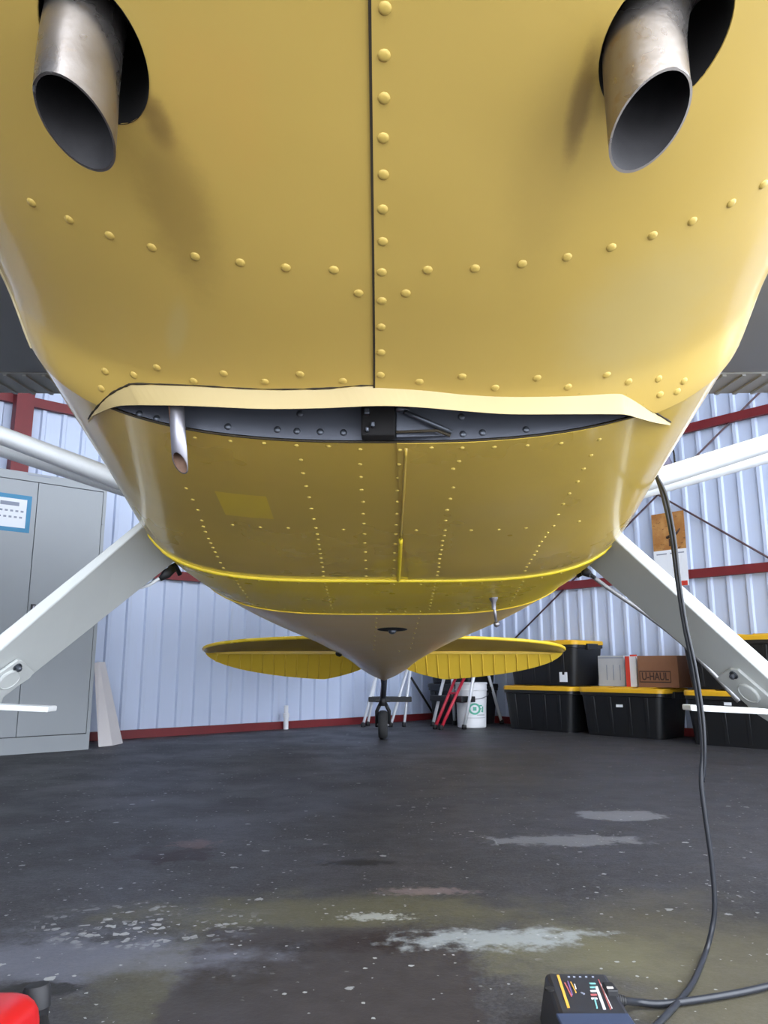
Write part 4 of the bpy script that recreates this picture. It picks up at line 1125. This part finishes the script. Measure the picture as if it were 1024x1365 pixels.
text_on('U-HAUL', (zH - zL) * 1.25, fx0 + dx * (w_ * .43) + Vector((0, 0, (zL + zH) / 2 - ztop)), dx, -ny, M['print_dark'], U_, width=w_ * .66, bold=.0015)
R_, q, dx, ny, h_ = carton('red_white_carton', 836, 850, 875, .16, .10, r2, M['whitep'], 'slim white carton with a red side standing on the tote', ztop)
w_ = (q[1] - q[0]).length
MB().box(q[0] + dx * (w_ * .20) - ny * .001 + Vector((0, 0, h_ / 2)), (w_ * .40, .003, h_), r2).build('red_side', M['redp'], R_)
MB().box((q[0] + q[2]) / 2 + Vector((0, 0, h_ + .006)), (w_ * .5, .03, .016), r2).build('carton_tab', M['redp'], R_)
# ------------------------------------------------------------------ pail
pc = atZ(631, 972); PL = empty('plastic_pail', (pc.x + .015, pc.y + .24, 0), 'white plastic pail with green lettering beside the black totes', 'pail')
hP = .39
MB().lathe([(.122, 0), (.128, .005), (.140, hP - .07), (.146, hP - .068), (.146, hP - .056), (.141, hP - .054), (.142, hP - .012), (.148, hP - .010), (.148, hP), (.14, hP + .004), (.02, hP + .002)], PL.location, (0, 0, 1), 36).build('pail_body', M['whitep'], PL, auto=.6)
def wrap(a0, z0, w, h, mat, name='print_mark', par=PL):      # patch bent round the pail; a0 = angle from facing the camera
    v = []; n = 8
    for k in range(n + 1):
        a = -PI / 2 + a0 + (k / n - .5) * w / .135
        for z in (z0, z0 + h):
            rr_ = .122 + .018 * z / (hP - .07) + .0075
            v.append(Vector(PL.location) + Vector((math.cos(a) * rr_, math.sin(a) * rr_, z)))
    f = [(2 * k, 2 * k + 2, 2 * k + 3, 2 * k + 1) for k in range(n)]
    o = mesh_obj(name, v, f, mat, par); fixn(o); m_ = o.modifiers.new('s', 'SOLIDIFY'); m_.thickness = .0012; return o
# ring emblem plus letters
v = []; n = 28
for k in range(n):
    an = 2 * PI * k / n
    for rr2 in (.050, .034):
        a = -PI / 2 + .10 + math.cos(an) * rr2 * 1.1 / .135; z = .165 + math.sin(an) * rr2
        v.append(Vector(PL.location) + Vector((math.cos(a) * .1375, math.sin(a) * .1375, z)))
f = [(2 * k, 2 * ((k + 1) % n), 2 * ((k + 1) % n) + 1, 2 * k + 1) for k in range(n)]
o = mesh_obj('logo_ring', v, f, M['green'], PL); m_ = o.modifiers.new('s', 'SOLIDIFY'); m_.thickness = .001; m_.offset = 0
wrap(.10, .150, .030, .032, M['green'], 'logo_leaf'); wrap(.42, .135, .012, .062, M['green'], 'logo_letter'); wrap(.50, .188, .030, .010, M['green'], 'logo_letter'); wrap(.50, .160, .024, .010, M['green'], 'logo_letter')
wrap(.68, .135, .012, .050, M['green'], 'logo_letter'); wrap(.62, .140, .022, .010, M['green'], 'logo_letter')
wrap(.55, .108, .08, .008, M['pail_grey']); wrap(.2, .085, .20, .005, M['pail_grey']); wrap(-.35, .245, .05, .03, M['pail_grey'])
MB().tube([Vector(PL.location) + Vector((math.cos(a) * .152, math.sin(a) * .152, hP - .09 - .09 * math.sin((a + PI) ) * -1 * 0 - .05 * math.sin(-a))) for a in lin(-PI, 0, 20)], .003, 6).build('wire_handle', M['alu'], PL, True)

# ------------------------------------------------------------------ step stools, red trestle, pole behind the tail
def stool(name, legs, treads, mat, label, cat='step stool', r=.013, group=None):
    loc = Vector((sum(l_[0].x for l_ in legs) / len(legs), sum(l_[0].y for l_ in legs) / len(legs), 0))
    S = empty(name, loc, label, cat, group)
    for a, b in legs: 
        MB().tube([a, b], r, 10).build('leg', mat, S, True)
        MB().lathe([(r * 1.5, 0), (r * 1.4, .035), (r * 1.1, .04)], (a.x, a.y, 0), (0, 0, 1), 10).build('rubber_foot', M['black'], S, True)
    for p, q_, w2, h2, mm in treads:
        d = q_ - p; MB().box((p + q_) / 2, (d.length, w2, h2), math.atan2(d.y, d.x)).build('tread', mm, S, bevel=.006)
    return S
def L(px, py, tx, ty, dy=0.0):
    a = atZ(px, py); a.z = .012; b = atY(tx, ty, a.y + dy); return a, b
def up(l_, z):
    a, b = l_; return a + (b - a) * ((z - a.z) / (b.z - a.z))
A1 = L(484, 969, 503, 893, .10); A2 = L(521, 969, 545, 886, .10); A3 = (Vector((A1[0].x + .04, A1[0].y + .12, .012)), A1[1] + Vector((0, .05, 0))); A4 = (Vector((A2[0].x + .12, A2[0].y + .02, .012)), A2[1] + Vector((.02, .03, 0)))
stool('step_stool', [A1, A2, A3, A4], [(up(A1, .24) + Vector((-.01, .03, 0)), up(A2, .24) + Vector((.12, .03, 0)), .14, .045, M['black']), (A1[1], A2[1], .12, .03, M['whitep'])], M['stool'], 'white tube step stool with black tread directly behind the tail wheel')
B1 = L(577, 968, 596, 888, .0); B2 = L(619, 972, 634, 888, -.08); B3 = L(669, 965, 648, 888, -.10); B4 = (Vector((.66, 7.42, .012)), B1[1] + Vector((.05, .08, 0)))
stool('step_stool', [B1, B2, B3, B4], [(up(B1, .25) + Vector((-.02, .06, 0)), up(B2, .25) + Vector((.0, .06, 0)), .16, .05, M['black']), (B1[1], B2[1], .14, .03, M['whitep'])], M['stool'], 'white tube step stool standing astride the white pail', r=.015)
R1 = L(580, 972, 614, 888, .25); R2 = L(588, 973, 626, 888, .25)
RS = stool('folding_stand', [R1, R2], [(up(R1, .30), up(R2, .30), .02, .02, M['redtube']), (up(R1, .52), up(R2, .52), .02, .02, M['redtube'])], M['redtube'], 'narrow red tube folding stand leaning between the white stools', 'stand', r=.014)
pa_, pb_ = atZ(582, 956), atY(548, 903, 7.9)
pa_ = Vector((pa_.x * .955, pa_.y * .955, .012))
po = MB().tube([pa_, pb_], .011, 8).build('leaning_pole', M['black'], None, True, origin=pa_); tag(po, 'thin black pole leaning behind the step stools', 'pole')
# ------------------------------------------------------------------ wall calendar
CA = empty('wall_calendar', WRp(2.72, 1.18, .03), 'wall calendar with a brown landscape photo hanging on the ribbed wall', 'calendar')
def wbox(t0, t1, z0, z1, o0, o1, name, mat, parent):
    q = [WRp(t0, z0, o0), WRp(t1, z0, o0), WRp(t1, z0, o1), WRp(t0, z0, o1)]
    o = MB().hexa(q + [p + Vector((0, 0, z1 - z0)) for p in q]).build(name, mat, parent); fixn(o); return o
wbox(2.575, 2.86, 1.47, 1.78, .07, .073, 'photo_page', M['photo'], CA); wbox(2.575, 2.86, 1.17, 1.47, .07, .073, 'date_page', M['paper'], CA)
wbox(2.60, 2.69, 1.435, 1.445, .073, .0745, 'month_print', M['ink'], CA); wbox(2.72, 2.84, 1.435, 1.445, .073, .0745, 'month_print', M['ink'], CA)
wbox(2.76, 2.85, 1.172, 1.21, .073, .0745, 'red_print', M['redp'], CA)
pp = [WRp(2.70, 1.57, .074), WRp(2.74, 1.585, .074), WRp(2.79, 1.60, .074), WRp(2.82, 1.635, .074)]
MB().tube(pp, [.012, .014, .011, .005], 6).build('photo_shape', M['print_dark'], CA, True)
wbox(2.715, 2.735, 1.50, 1.56, .073, .0745, 'photo_shape', M['print_dark'], CA)
# bundle hanging on the wall behind the strut
hb = onplane(877, 618, WRp(0, 0, .12), NR)
HB = empty('hanging_cap', hb, 'mauve grey cap with a black cord loop hanging on the ribbed wall behind the strut', 'cap')
MB().lathe([(.01, .085), (.06, .075), (.10, .04), (.115, 0), (.10, -.04), (.02, -.05)], hb, (0, 0, 1), 20).build('cap_crown', M['greycap'], HB, True)
MB().tube(catmull([hb + DR * -.03 + Vector((0, 0, .09)), hb + DR * .06 + Vector((0, 0, .125)), hb + DR * .14 + Vector((0, 0, .09)), hb + DR * .15 + Vector((0, 0, -.02))], 6), .008, 8).build('cord_loop', M['black'], HB, True)
